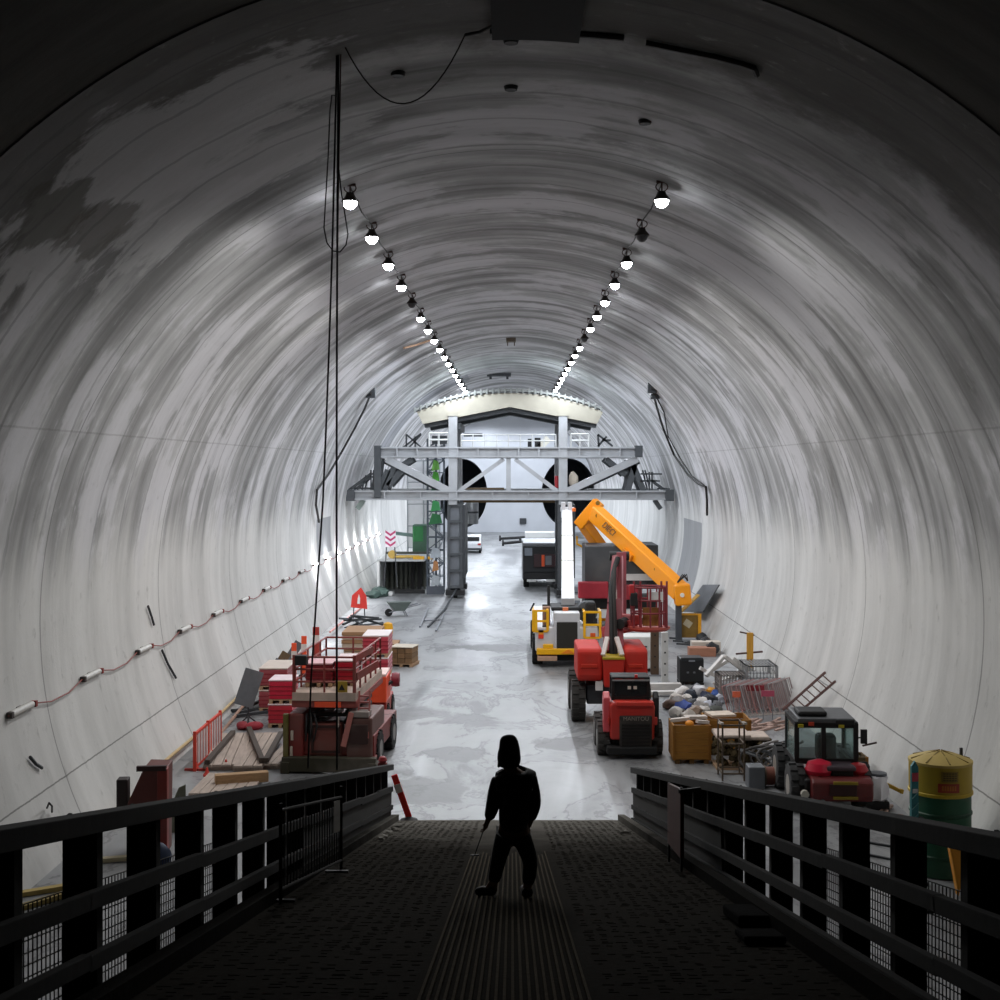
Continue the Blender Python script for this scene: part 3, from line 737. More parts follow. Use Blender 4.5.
# props in a heap, red sign behind
heap = FL(358, 627)
for i in range(9):
    a = i*.7; l = 1.5+.2*(i % 3)
    p = heap+V((math.cos(a*2.1)*.5, .3*math.sin(a), .12+.05*i)); d = V((math.cos(a)*l/2, math.sin(a)*l/2, .1+.1*math.sin(3*a)))
    tag(MB().bar(p-d, p+d, .1, .09).build('steel_prop', (M_DGR, M_GRY)[i % 3 == 0]), 'steel prop in the dark heap in front of the red diamond sign', 'prop', 'steel props heaped under the red sign')
q = FL(359, 622)
t = thing('warning_sign', 'red warning sign with a white mark standing above the heap of props', 'sign', q)
s_ = MB().prism([(-.42, .75), (.42, .65), (.38, 1.3), (.1, 1.75), (-.35, 1.35)], 'y', -.02, .02).build('sign_plate', mat('#dc3c34', .5, 0, .2, 3, .05), t)
MB().prism([(-.09, .92), (.05, .92), (.06, 1.2), (0, 1.42), (-.06, 1.2)], 'y', -.03, -.015).build('white_mark', M_WHT, s_)
g = MB()
for x in (-.3, .3): g.bar((x, .05, 0), (x*.8, .02, 1.2), .05)
g.build('stand', M_DGR, t)
q = FL(388, 634)
tag(MB().lathe([(.22, 0), (.24, .3), (.2, .5), (.05, .56)], 14).build('yellow_drum', mat('#e8a818', .5), None, 0, True, V((q.x, q.y, 0))), 'small yellow drum beyond the orange timber stack', 'drum')
q = FL(398, 616)
t = thing('wheelbarrow', 'grey green wheelbarrow parked beyond the timber on the left', 'wheelbarrow', q, .3)
MB().prism([(-.55, .75), (.65, .75), (.3, .3), (-.25, .3)], 'y', -.35, .35).build('tray', mat('#56605c', .6, .2), t)
g = MB()
for y in (-.28, .28): g.bar((-.5, y*.3, .2), (1.15, y, .62), .05); g.bar((.3, y, .3), (.45, y, 0), .05)
g.build('frame', M_STL, t); w_ = MB().lathe([(.1, -.05), (.2, -.05), (.2, .05), (.1, .05)], 16, (0, 0, 0), 'y').build('wheel', M_BLK, t, 0, True, (-.5, 0, .2))
for i, (a, b) in enumerate((((420, 628), (428, 612)), ((428, 628), (446, 612)), ((436, 632), (444, 618)), ((444, 612), (458, 596)), ((424, 622), (440, 624)))):
    p, q = FL(*a), FL(*b)
    tag(MB().bar(p+V((0, 0, .06)), q+V((0, 0, .2 if i != 3 else .6)), .09, .07).build('loose_rod', (M_STL, M_DGR)[i % 2]), 'loose grey bar on the floor in front of the gantry leg', 'bar', 'loose bars in front of the gantry leg')
tag(MB().bx(-.45, .45, 0, .8, 0, .22).build('white_slab', M_WHT, None, .03, loc=FL(385, 596)), 'low white slab on the floor left of the steel trench box', 'slab')
for i, (px, py) in enumerate(((366, 598), (373, 596.5), (371, 594))):
    tag(MB().blob((0, 0, .2), (.5, .4, .3), .2).build('green_sheeting', mat('#4a5f58', .7, 0, .3, 4, .4), None, 0, True, FL(px, py)+V((.5, 0, 0))), 'crumpled dark green sheeting at the wall left of the trench box, %s' % ('nearest', 'middle', 'furthest')[i], 'sheeting', 'green sheeting by the left wall')

# open steel trench box
q = FL(401, 594); sx_ = (594-VY)/CAMZ
t = thing('trench_box', 'dark open fronted steel box with a pale edge left of the gantry leg', 'steel box', q)
g = MB().bx(-1.45, -1.3, 0, 5, 0, 2.0).build('side_wall', mat('#c9cbc9', .6, .1), t)
g = MB().bx(-1.45, 1.45, 5, 5.1, 0, 2.3).build('back_wall', mat('#54574f', .6, .2, .3, 3), t)
g = MB().bx(-1.5, 1.45, -.1, 5.1, 2.02, 2.14); g.build('roof', mat('#b9bcbd', .6, .1), t)
MB().bx(-1.47, -1.33, -.1, 0.05, 0, 2.05).build('corner_post', M_WHT, t)
g = MB()
for i in range(9): g.bx(-1.25+i*.3, -1.1+i*.3, 3.4, 3.5, 0, 2.0)
g.build('rib', mat('#5d6058', .6, .2), t)
for i in range(2): MB().bx(.35+i*.45, .6+i*.45, 3.0, 3.2, .0, 2.0).build('dark_post', M_BLK, t)
MB().bx(-.4, 1.45, .3, .5, .0, .25).build('sill', M_BLK, t)
tag(MB().tube([(-.55, .2, .12), (.3, .4, .12), (1.1, .3, .12)], .1, 10).lathe([(.05, -.06), (.26, -.06), (.26, .06), (.05, .06)], 16, (-.6, .2, .27), 'y').build('yellow_pipe', mat('#d9b45a', .5), None, 0, True, q+V((0, .4, 2.14))), 'yellowish pipe with a flange lying on the trench box roof', 'pipe')
tag(MB().bx(-.35, .35, -.12, .12, 0, .2).bx(.5, .85, -.1, .1, 0, .18).build('yellow_block', mat('#e8ae20', .5), None, .03, loc=q+V((1.1, -.0, 2.14))), 'bright yellow block at the right edge of the trench box roof', 'block')
# chevron board
t = thing('chevron_sign', 'pink and white chevron board above the trench box on the left', 'sign', P(390.5, 547, 79)+V((0, 0, -2.4)))
b_ = MB().bx(-.32, .32, -.02, .02, 2.4, 3.4).build('board', mat('#e6dfe6', .5), t)
for k in range(3):
    z = 2.5+k*.32
    MB()._add([(-.31, -.03, z+.14), (0, -.03, z-.08), (.31, -.03, z+.14), (.31, -.03, z+.28), (0, -.03, z+.06), (-.31, -.03, z+.28)], [(0, 1, 4, 5), (1, 2, 3, 4)]).build('chevron', mat('#b02a62', .5), b_)
g = MB()
for x in (-.4, .4): g.bar((x, .06, 0), (x*.6, .06, 2.6), .06)
g.build('stand', M_DGR, t)
# --- small green machine behind the box
q = V(((420-VX)/(FOC/86.5), 86.5, 0))
t = thing('green_compressor', 'green machine standing behind the trench box left of the scaffold tower', 'machine', q)
MB().bx(-.5, .5, 0, 1.6, .5, 4.0).build('body', mat('#49705a', .5, 0, .3, 3, .1), t, .05)
MB().bx(-.46, .2, -.04, .1, 2.9, 3.9).build('panel', mat('#2f8a4a', .5), t, .02)
for x in (-.5, .5): wheel(t, x, .8, .3, .2)
MB().bar((-.5, .2, 3.3), (-2.3, .6, 3.5), .22).build('boom', mat('#4f6b66', .5), t)
# ================================================================ FORMWORK GANTRY AND THE FAR END
GY = 77.8
def G(px, py, dy=0.0):
    p = P(px, py, GY); return (p.x, p.z)
M_GAN = mat('#a9abae', .5, .25, .2, 2, .05, .2); M_FORM = mat('#aaa596', .55, .1, .15, 2, .05, .2); M_GD = mat('#4c4f52', .6, .3, .25, 3, .1)
t = thing('formwork_gantry', 'tall grey steel formwork gantry with an arched top spanning the tunnel', 'gantry', (0, GY, 0))
def gb(name, segs, w, d, m=M_GAN, ys=(0,)):
    g = MB()
    for y in ys:
        for a, b in segs: g.bar((a[0], y, a[1]), (b[0], y, b[1]), w, d, (0, 1, 0))
    return g.build(name, m, t)
# arched form: cream fascia and the skin behind it
top = [G(px, 393+19*((px-510)/93.)**2) for px in range(417, 604, 6)]
bot = [G(597, 424), G(510, 407), G(423, 424)]
MB().prism(top+bot, 'y', -.15, .25).build('fascia', M_FORM, t)
g = MB()
tp = [G(px, 391.5+19*((px-510)/93.)**2) for px in range(415, 606, 6)]
for a, b in zip(tp, tp[1:]):
    g._add([(a[0], -.25, a[1]), (b[0], -.25, b[1]), (b[0], 8, b[1]), (a[0], 8, a[1]), (a[0], -.25, a[1]+.14), (b[0], -.25, b[1]+.14), (b[0], 8, b[1]+.14), (a[0], 8, a[1]+.14)], [(0, 1, 2, 3), (4, 5, 6, 7), (0, 1, 5, 4), (2, 3, 7, 6)])
for a in tp: g.bx(a[0]-.05, a[0]+.05, -.3, -.1, a[1]-.1, a[1]+.22)
g.build('form_skin', mat('#8f928f', .5, .3, .2, 3), t)
for sg in ((G(424, 425), G(510, 408.5)), (G(510, 408.5), G(597, 425))):
    for yy in (.9, 6.5): gb('dark_soffit', [sg], .3, 1.2, M_GD, (yy,))
for cx in (453, 563):
    x0, z0 = G(cx, 600); _, z1 = G(cx, 414)
    for y in (0., 7.5):
        g = MB().bx(x0-.26, x0+.26, y-.2, y+.2, 5.6, z1)
        g.build('column', M_GAN, t, .01)
    MB().bx(x0-.34, x0+.34, -.25, .3, 10.9, 11.15).build('column_cap', M_FORM, t)
    MB().bx(x0+.27, x0+.45, .3, 7, 10.1, 10.5).build('dark_rail', M_GD, t)
# upper and lower beams (I sections with stiffeners)
def ibeam(name, px0, px1, pya, pyb, y, dep=.5, m=M_GAN, stiff=1.2):
    x0, za = G(px0, pya); x1, zb = G(px1, pyb); g = MB()
    g.bx(x0, x1, y-dep/2, y+dep/2, za-.09, za).bx(x0, x1, y-dep/2, y+dep/2, zb, zb+.09).bx(x0, x1, y-.04, y+.04, zb, za)
    n = int((x1-x0)/stiff)
    for i in range(n+1): xx = x0+(x1-x0)*i/n; g.bx(xx-.04, xx+.04, y-dep/2+.02, y+dep/2-.02, zb, za)
    return g.build(name, m, t)
ibeam('upper_beam', 377, 640, 447, 457.5, 0, .6)
ibeam('upper_beam', 377, 640, 447, 457.5, 7.5, .6)
ibeam('lower_beam', 349, 672, 490.5, 500, .0, .6, stiff=2.)
ibeam('lower_beam', 349, 672, 490.5, 500, 7.5, .6, stiff=2.)
for px in (351, 669):
    x, z = G(px, 500); MB().bx(x-.25, x+.25, -.42, .35, z-.05, z+.62).build('beam_end', M_GD, t)
x, z = G(638, 457); MB().bx(x-.2, x+.25, -.38, .4, z, z+.68).build('beam_end', M_GD, t)
x, z = G(378, 457); MB().bx(x-.2, x+.2, -.38, .4, z-2.4, z+.68).build('beam_end', M_GD, t)
gb('main_brace', [(G(387, 459), G(449, 491))], .42, .42, M_GAN)
gb('main_brace', [(G(637, 459), G(568, 491))], .42, .42, M_GAN)
gb('main_brace', [(G(384, 462), G(446, 494))], .22, .3, M_GD, (.5,))
gb('main_brace', [(G(640, 462), G(571, 494))], .22, .3, M_GD, (.5,))
gb('centre_brace', [(G(459, 491), G(504, 459))], .24, .24)
gb('centre_brace', [(G(557, 491), G(515, 459))], .24, .24)
gb('centre_post', [(G(508.5, 457), G(508.5, 491))], .28, .28)
gb('side_post', [(G(626, 460), G(626, 491))], .18, .18, M_GD, (.3,))
def gmany(name, segs, w, d, m, ys):
    for y in ys:
        for sg in segs: gb(name, [sg], w, d, m, (y,))
gmany('side_frame', [(G(631, 460), G(644, 491)), (G(636, 460), G(628, 491)), (G(606, 459), G(626, 475))], .34, .3, M_GD, (.1, 2.5))
gmany('side_frame', [(G(378, 458), G(374, 490)), (G(396, 462), G(384, 490)), (G(388, 470), G(378, 492)), (G(404, 468), G(388, 486)), (G(412, 459), G(398, 468))], .34, .3, M_GD, (.1, 2.5))
gmany('wing_truss', [(G(348, 490), G(371, 473)), (G(354, 490), G(371, 476)), (G(371, 470), G(371, 490)), (G(366, 475), G(362, 490)), (G(344+6, 488.5), G(372, 488.5))], .09, .09, M_GD, (0, 1.5))
gmany('wing_truss', [(G(645, 470), G(650, 490)), (G(643, 474), G(662, 474)), (G(652, 472), G(652, 490)), (G(652, 480), G(664, 489)), (G(640, 481), G(660, 481)), (G(660, 489), G(670, 489))], .1, .1, M_GD, (0, 1.5))
gb('folded_flap', [(G(363, 500), G(357, 509))], .3, .5, mat('#7f8a84', .5, .2), (.3,))
gb('folded_flap', [(G(655, 500), G(661, 509))], .25, .5, M_GD, (.3,))
gb('scaffold_rail', [(G(405, 434), G(420, 447)), (G(405, 434), G(405, 447)), (G(420, 434), G(408, 447)), (G(414, 436), G(414, 447)), (G(402, 447), G(420, 433))], .1, .1, M_GD, (1.,))
gb('scaffold_rail', [(G(599, 434), G(600, 447)), (G(599, 434), G(614, 446)), (G(603, 440), G(612, 440)), (G(599, 446), G(608, 436))], .12, .12, M_GD, (1.,))
gb('timber_packing', [(G(462, 501.5), G(555, 501.5))], .14, .5, mat('#5c4a30', .8), (.3,))
gb('timber_packing', [(G(464, 489), G(504, 489))], .12, .5, mat('#6d5d48', .8), (1.3,))
# deck guard rails
g = MB()
def gr(px0, px1, pt, pb, step, y=.2, r=.04):
    n = max(1, round((px1-px0)/step))
    for i in range(n+1):
        a = G(px0+(px1-px0)*i/n, pb); b = G(px0+(px1-px0)*i/n, pt); g.tube([(a[0], y, a[1]), (b[0], y, b[1])], r, 6)
    for q in (0, .5):
        a = G(px0, pt+(pb-pt)*q); b = G(px1, pt+(pb-pt)*q); g.tube([(a[0], y, a[1]), (b[0], y, b[1])], r, 6)
gr(461, 556, 434.5, 447, 12); gr(429, 448, 433, 446.5, 9.5, r=.07); gr(571, 589, 434, 447, 9, r=.07)
g.build('guard_rail', mat('#c9cac8', .5, .2), t)
gb('dark_panel', [(G(431, 437), G(446, 437)), (G(431, 442), G(446, 442)), (G(463, 434.5), G(482, 434.5))], .2, .28, M_GD, (1.2,))
gb('deck_box', [(G(542, 440), G(547, 445))], .8, .5, mat('#d9d5c8', .6), (1.2,))
gb('dark_reel', [(G(528, 443), G(533, 443)), (G(535, 442), G(541, 442))], .55, .5, M_BLK, (1.2,))
for px, w in ((441, .55), (455, .0)): pass
# legs: left one a dark lattice tower standing on a bogie
for px0, px1 in ((447.5, 463), (558, 573)):
    x0 = (px0-VX)/16.7; x1 = (px1-VX)/16.7
    for y in (0., 4.0):
        lg = MB()
        for xx in (x0+.08, x1-.08):
            for yy in (y, y+.8): lg.bx(xx-.09, xx+.09, yy-.09, yy+.09, .5, 5.9)
        for k in range(6):
            lg.bx(x0, x1, y-.12, y+.92, .6+k*.98, .74+k*.98)
        lo = lg.build('leg', M_GD, t)
        MB().bx(x0+.15, x1-.2, y+.1, y+.7, .7, 5.8).build('leg_core', mat('#70747a', .5, .2, .2, 3), lo)
        b = MB().bx(x0-.1, x1+.1, y-.25, y+1.05, .18, .5)
        for yy in (y+.1, y+.7): b.lathe([(.05, -.1), (.2, -.1), (.2, .1), (.05, .1)], 16, ((x0+x1)/2, yy, .2), 'x')
        b.build('bogie', M_BLK, lo)
    MB().bx(x1-.05, x1+.12, -.1, 4.8, 1.2, 5.6).build('leg_plate', mat('#34373b', .6, .2), t)

# scaffold stair tower with green netting
q = V(((436-VX)/16.1, 80.75, 0))
t2 = thing('scaffold_tower', 'slim scaffold stair tower with green netting left of the gantry leg', 'scaffold', q)
g = MB(); x0, x1 = -.52, .5; H = 9.6
for x in (x0, 0, x1):
    for y in (-.5, .5): g.tube([(x, y, 0), (x, y, H)], .04, 6)
for k in range(12):
    z = .3+k*.8
    for y in (-.5, .5):
        g.tube([(x0, y, z), (x1, y, z)], .035, 6); g.tube([(x0 if k % 2 else x1, y, z), (x1 if k % 2 else x0, y, min(H, z+.8))], .03, 6)
    for x in (x0, x1): g.tube([(x, -.5, z), (x, .5, z)], .035, 6)
g.build('frame', mat('#646c76', .5, .4), t2)
for k in range(6):
    a, b = (x0+.1, x1-.1) if k % 2 else (x1-.1, x0+.1)
    MB().bar((a, 0, .3+k*1.5), (b, 0, 1.7+k*1.5), .5, .08).build('stair_flight', mat('#9aa2aa', .5, .3), t2)
for z, c, w in ((4.3, '#3f8a55', .42), (5.1, '#4ba864', .3), (5.9, '#2f6a4a', .42), (6.9, '#55b040', .25), (7.6, '#7dc25a', .25), (1.4, '#c58a5a', .2), (.5, '#b9bfc4', .3), (2.2, '#bcc4cc', .35)):
    n = MB().prism([(-w, z), (w, z+.1), (w*.7, z+.6), (-w*.5, z+.7)], 'y', -.56, -.53)
    n.build('net_panel', mat(c, .7, 0, .3, 5, .3), t2)
MB().bx(x0-.02, x1+.02, -.58, -.54, 0, .5).build('base_panel', mat('#5a5f68', .6), t2)
# pale sheeted scaffold further back on the left
q = V((-6.1, 89.5, 0))
t3 = thing('sheeted_scaffold', 'pale sheeted scaffold behind the gantry left of the green netted tower', 'scaffold', q)
g = MB()
for x in (-1.1, 0, 1.1):
    for k in range(2): g.tube([(x, k*.8, 0), (x, k*.8, 8.4)], .04, 6)
for k in range(6): g.tube([(-1.1, 0, .8+k*1.5), (1.1, 0, .8+k*1.5)], .035, 6)
g.build('frame', mat('#b2b6bb', .5, .3), t3)
MB().bx(-1.12, 1.12, .05, .08, 2.3, 8.3).build('sheet', mat('#f2f3f6', .7, 0, .12, 2, .4), t3)
tag(MB().bx(-.28, .28, -.2, .2, 0, .75).build('red_canister', mat('#a8242c', .5), None, .06, loc=(G(560, 488)[0], GY+1.2, G(560, 488.5)[1])), 'red canister standing on the lower gantry beam beside the right column', 'canister')
tag(MB().blob((0, 0, .5), (.3, .25, .55), .1).build('pale_sack', mat('#ded2c0', .7), None, 0, True, (G(574, 488)[0], GY+.9, G(574, 488)[1]-.05)), 'pale sack on the lower gantry beam right of the red canister', 'sack')

# vehicles beyond the gantry
q = FL(541.5, 588)
t = thing('dark_truck', 'dark lorry with a red and orange rear parked beyond the white crane', 'truck', q)
MB().bx(-1.2, 1.2, 0, 7, .55, 1.0).build('chassis', M_BLK, t, .03)
MB().bx(-1.22, 1.22, .1, 6.5, 1.0, 2.7).build('body', mat('#26282b', .5, .1, .25, 3), t, .04)
for x in (-.98, .98):
    for y in (.9, 2.2, 5.8): wheel(t, x, y, .5, .36)
MB().bx(-.5, 1.0, -.06, .12, 1.35, 2.2).build('rear_panel', mat('#3a2226', .5), t, .02)
for x, w, c in ((.1, .2, '#e0582a'), (.98, .2, '#c03028')): MB().bx(x-w/2, x+w/2, -.1, .06, 1.4, 2.15).build('tail_light', mat(c, .4), t, .02)
MB().bx(.25, .65, -.09, 0, 1.5, 2.1).build('rear_hatch', M_GRY, t, .02)
for x in (-.65, .6): MB().bx(x-.3, x+.3, -.1, .05, .42, .56).build('mud_flap', mat('#d8d8d6', .5), t)
MB().bx(-1.28, -1.2, -.1, .2, .6, 3.1).build('mirror_post', mat('#b8bcc0', .4), t)
MB().bx(-1.1, -.6, -.03, .2, 2.1, 2.6).build('side_window', mat('#88909a', .2), t)
MB().bx(-1.25, 1.15, .3, 6, 2.72, 2.9).build('roof_rack', M_STL, t, .02)
pale = thing('sheeted_load', 'pale sheeted load of pipes heaped beyond the dark lorry', 'load', V(((541-VX)/12.6, FOC/12.6, 0)))
for k in range(5): MB().bx(-1.5+.06*k, 1.5-.1*k, 0+.1*k, 2, .55*k, .55*k+.48).build('bundle', (M_WHT, M_STL)[k % 2], pale, .05)
q = FL(471.5, 553.5)
t = thing('white_car', 'white car parked at the far left end of the roadway', 'car', q)
MB().prism([(0, .35), (0, .95), (.25, 1.05), (.9, 1.6), (2.9, 1.6), (3.6, 1.05), (4.4, .95), (4.4, .35)], 'x', -.85, .85).build('body', mat('#d9dade', .35), t, .06)
MB().bx(-.7, .7, .28, .6, 1.12, 1.48).build('rear_window', M_BLK, t, .02)
for x in (-.7, .7):
    MB().bx(x-.14, x+.14, -.03, .1, .75, .92).build('tail_light', mat('#b02a2a', .4), t)
    for y in (.8, 3.5): wheel(t, x*1.08, y, .33, .2)
MB().bx(-.85, .85, -.05, .1, .3, .5).build('bumper', M_DGR, t, .03)
# vent drum slung on the inside of the left leg
q = P(471.5, 524, 84)
t = thing('vent_drum', 'grey ventilation drum hung inside the left gantry leg', 'drum', q)
MB().lathe([(.05, 0), (.42, 0), (.45, .1), (.45, 1.45), (.40, 1.55), (.05, 1.55)], 24).build('shell', mat('#9ea1a3', .4, .4), t, 0, True)
MB().lathe([(.46, .7), (.48, .72), (.48, .8), (.46, .82)], 24).build('band', M_GD, t)
MB().tube([(0, 0, 1.5), (0, 0, 2.1)], .04, 6).build('hanger', M_GD, t)
# low black pipes across the far end of the floor
for i, (a, b) in enumerate((((500, 541), (535, 541)), ((503, 546), (522, 546)), ((520, 542), (552, 540)))):
    p, q = FL(*a), FL(*b)
    tag(MB().tube([p+V((0, 0, .25)), q+V((0, 0, .45))], .14, 8).lathe([(.03, -.1), (.3, -.1), (.3, .1), (.03, .1)], 12, tuple(p+V((0, 0, .3))), 'x').build('black_pipe', M_BLK), 'black pipe lying across the far end of the floor', 'pipe', 'black pipes at the far end')
tag(MB().bx(-.4, .4, 0, .2, 0, .7).build('wall_box', M_DGR, None, .02, loc=(P(523, 524, 157.7).x, 157.75, P(523, 524, 157.7).z)), 'small dark box fixed to the far end wall', 'box')

# ================================================================ CABLES AND WALL FITTINGS
M_CAB = mat('#1f1c1a', .7); M_CABR = mat('#4a2a24', .7)
def cable(label, pts, r=.025, m=None, name='hanging_cable', grp=None):
    return tag(MB().tube(pts, r, 6).build(name, m or M_CAB, None, 0, True), label, 'cable', grp)
def crown(px, py, off=.05): return W(px, py, off)
def drop(px0, py0, px1, py1, yy, n=14, bow=0.):
    return [P(px0+(px1-px0)*i/n+bow*math.sin(PI*i/n), py0+(py1-py0)*i/n, yy) for i in range(n+1)]
YC = 20.1
cable('black cable hanging from the ceiling straight down to the scissor lift', drop(338.5, 44, 337, 770, YC, 16, -1.0), .018)
cable('black cable hanging from the ceiling and drifting left to the orange posts', [P(x, y, YC) for x, y in ((337, 44), (335, 140), (332, 260), (329, 350), (326, 430), (323, 500), (319, 560), (315, 620), (311, 680), (308, 768))], .016)
cable('reddish cable beside the black ones below the ceiling', [P(x, y, YC) for x, y in ((341, 42), (340, 100), (338.5, 180), (337, 300), (336.6, 420))], .012, M_CABR)
cable('narrow dark cable loop hanging beside the long vertical cables', [P(x, y, YC-.1) for x, y in ((336, 96), (332, 95), (330, 110), (328, 160), (325, 210), (324, 228), (327, 243), (333, 251), (340, 252), (346, 245), (348, 234), (345, 215), (341, 190), (339, 170))], .011)
cat = [P(343+122*u, 43+(-8)*u+66*4*u*(1-u)*.98, YC-.25) for u in [i/18 for i in range(19)]]
cable('thin cable sagging in a wide loop under the near ceiling', cat, .012)
cable('thin dark cable along the ceiling from the sagging loop to the dark hatch', [W(465, 35, .06), W(480, 32, .06), W(492, 26, .06), W(497, 20, .06)], .025)
tag(MB().tube([W(x, y, .04) for x, y in ((490, 31), (520, 31.5), (555, 33), (590, 35), (624, 38))], .05, 6).build('ceiling_bar', M_CAB), 'long dark bar along the near ceiling below the hatch', 'bar')
cable('dark cable ending in a hook on the near ceiling right of the hatch', [W(x, y, .05) for x, y in ((646, 43), (680, 50), (715, 57), (742, 64), (754, 68), (757, 75))], .045)
hx = MB(); 
for a0, a1 in ((487, 581),):
    x0 = W(495, 28, .0); 
    pts0 = [W(px, 30, .0) for px in range(492, 582, 8)]
    for a, b in zip(pts0, pts0[1:]): hx._add([(a.x, 17.6, a.z-.10), (b.x, 17.6, b.z-.10), (b.x, 20.2, b.z-.10), (a.x, 20.2, a.z-.10), (a.x, 17.6, a.z+.02), (b.x, 17.6, b.z+.02), (b.x, 20.2, b.z+.02), (a.x, 20.2, a.z+.02)], [(0, 1, 2, 3), (4, 5, 6, 7), (0, 1, 5, 4), (1, 2, 6, 5), (2, 3, 7, 6), (3, 0, 4, 7)])
tag(hx.build('ceiling_hatch', mat('#0c0b0a', .95)), 'dark square hatch plate in the crown of the near ceiling', 'hatch')
def bracket_cable(label, pix, off=.18, r=.06):
    t = thing('wall_cable', label, 'cable', W(*pix[0], .05)); o = t.location.copy()
    MB().tube([W(px, py, off if 0 < i else .1)-o for i, (px, py) in enumerate(pix)], r, 6).build('cable_run', M_CAB, t)
    MB().box((0, 0, 0), (.45, .5, .5)).box((.05, .1, .35), (.25, .3, .3)).build('bracket', M_DGR, t)
    return t
bracket_cable('dark cable sagging from a bracket on the upper left wall', ((371, 393), (365, 408), (355, 428), (340, 455), (328, 475), (317, 490), (316, 505), (319, 522)))
bracket_cable('dark cable sagging from a bracket on the upper right wall', ((652, 388), (657, 408), (663, 428), (674, 455), (688, 475), (699, 484), (706, 487), (707, 500), (707, 515)))
bracket_cable('second thin cable beside the dark cable on the upper right wall', ((655, 394), (664, 412), (668, 436), (680, 458), (692, 476), (704, 485)), .25, .035)
# small plates and holes on the crown
for i, (px, py, w_, d_) in enumerate(((511, 340, .5, .3), (499, 375, 1.7, .5))):
    p = W(px, py, .1)
    tag(MB().bx(-w_/2, w_/2, -d_, d_, -.1, .12).bx(-w_*.4, -w_*.3, -.1, .1, -.3, 0).bx(w_*.3, w_*.4, -.1, .1, -.3, 0).build('ceiling_plate', (mat('#5d5346', .6), M_GD)[i], None, 0, loc=p), ('small brownish bracket on the crown of the ceiling', 'dark flat plate on the crown of the ceiling above the gantry')[i], 'plate')
for i, (px, py) in enumerate(((511, 41), (511, 88), (645, 122), (398, 74))):
    p = W(px, py, .03)
    tag(MB().lathe([(.01, -.04), (.11, -.04), (.13, .03)], 14).build('grout_port', M_BLK, None, 0, True, p), 'small dark grout port in the near ceiling', 'port', 'grout ports in the near ceiling')
tag(MB().tube([W(x, y, .1) for x, y in ((404, 348), (416, 345), (428, 341), (434, 339))], .05, 6).build('ceiling_pipe', mat('#c9a58a', .5)), 'short pale pipe across the ceiling beside the left lamp row', 'pipe')
for i, pix in enumerate((((148, 606), (152, 618), (154, 625)), ((162, 650), (168, 664), (176, 678)), ((30, 757), (36, 764), (42, 768)))):
    tag(MB().tube([W(x, y, .06) for x, y in pix], .035, 6).build('wall_cable_end', M_DGR), ('short dark cable end on the left wall above the batten lights', 'dark cable piece on the left wall below the batten lights', 'grey cable end with a red tip low on the near left wall')[i], 'cable')
# ================================================================ RIGHT SIDE: MACHINES
# --- white pick-and-carry crane, rear towards us, boom pointing away
q = FL(566, 667)
t = thing('white_crane', 'white mobile crane with yellow trim and a long white boom', 'crane', q)
M_CW = mat('#cdcdd0', .4, 0, .08, 3, .03, .12); M_CY = mat('#f2b400', .45, 0, .12, 3, .05)
g = MB().bx(-1.2, -.42, 0, 8, .62, 1.55).bx(.5, 1.25, 0, 8, .62, 1.55).bx(-.45, .52, .2, 8, .55, 1.2); g.build('body', M_CW, t, .05)
for x in (-1.1, 1.1):
    for y in (1.0, 5.5): wheel(t, x, y, .58, .42)
MB().bx(-.36, .44, -.1, .1, .62, 1.75).build('radiator_grille', mat('#2c2a24', .7, .2, .25, 30, .5), t)
g = MB().bx(-.46, .54, -.06, 1.2, 1.75, 2.12).bx(-.46, -.36, -.08, .3, .6, 1.8).bx(.44, .54, -.08, .3, .6, 1.8); g.build('radiator_frame', M_CW, t, .03)
g = MB().bx(-1.15, .5, -.16, .1, .5, .74).bx(-.9, -.5, -.12, .06, .74, .9).bx(.5, 1.2, -.12, .1, .5, .7); g.build('rear_bumper', M_CY, t, .03)
MB().prism([(-.2, .55), (.35, .55), (.08, .72)], 'y', -.19, -.15).build('bumper_chevron', mat('#f08a1a', .5), t)
MB().bx(-1.12, -.35, -.2, .2, .26, .44).build('rear_step', mat('#b9967e', .7, 0, .3, 5), t, .02)
MB().bx(-1.1, .8, .3, 1, .2, .5).build('axle', M_BLK, t)
def cage(x0, x1, z0, z1, nm):
    g = MB()
    for x in (x0, x1): g.bx(x-.05, x+.05, -.06, .04, z0, z1)
    for z in (z0, (z0+z1)/2, z1): g.bx(x0, x1, -.05, .03, z-.04, z+.04)
    for x in (x0, x1): g.bx(x-.04, x+.04, 0, 1.2, z1-.05, z1+.03)
    return g.build(nm, M_CY, t)
cage(-1.28, -.72, 1.4, 2.2, 'guard_rail'); cage(.72, 1.34, 1.15, 2.15, 'guard_rail')
MB().bx(-1.3, -1.12, -.07, -.02, 1.45, 2.2).build('rail_panel', M_CY, t)
MB().bx(-.9, -.6, .5, 1.0, 1.5, 2.3).build('seat_box', mat('#8b6a58', .7, 0, .3, 5), t, .04)
MB().bx(-.92, -.7, .1, .4, 1.15, 1.6).build('black_box', M_BLK, t, .03)
MB().bx(.8, 1.2, .4, 1.2, 1.2, 2.5).build('cab_side', M_BLK, t, .1)
MB().lathe([(.2, 0), (.42, .02), (.42, .5), (.2, .52)], 20, (.88, .9, 2.05), 'y').build('spare_wheel', mat('#55585c', .8), t, 0, True)
g = MB().tube([(-.65, 1.0, 2.1), (-.65, 1.0, 3.1)], .06, 8); g.bx(-.9, -.7, .9, 1, 2.1, 2.35); g.build('exhaust', M_BLK, t)
MB().bar((-1.4, .0, 2.2), (-1.25, -.05, 2.5), .06).build('mirror', M_BLK, t)
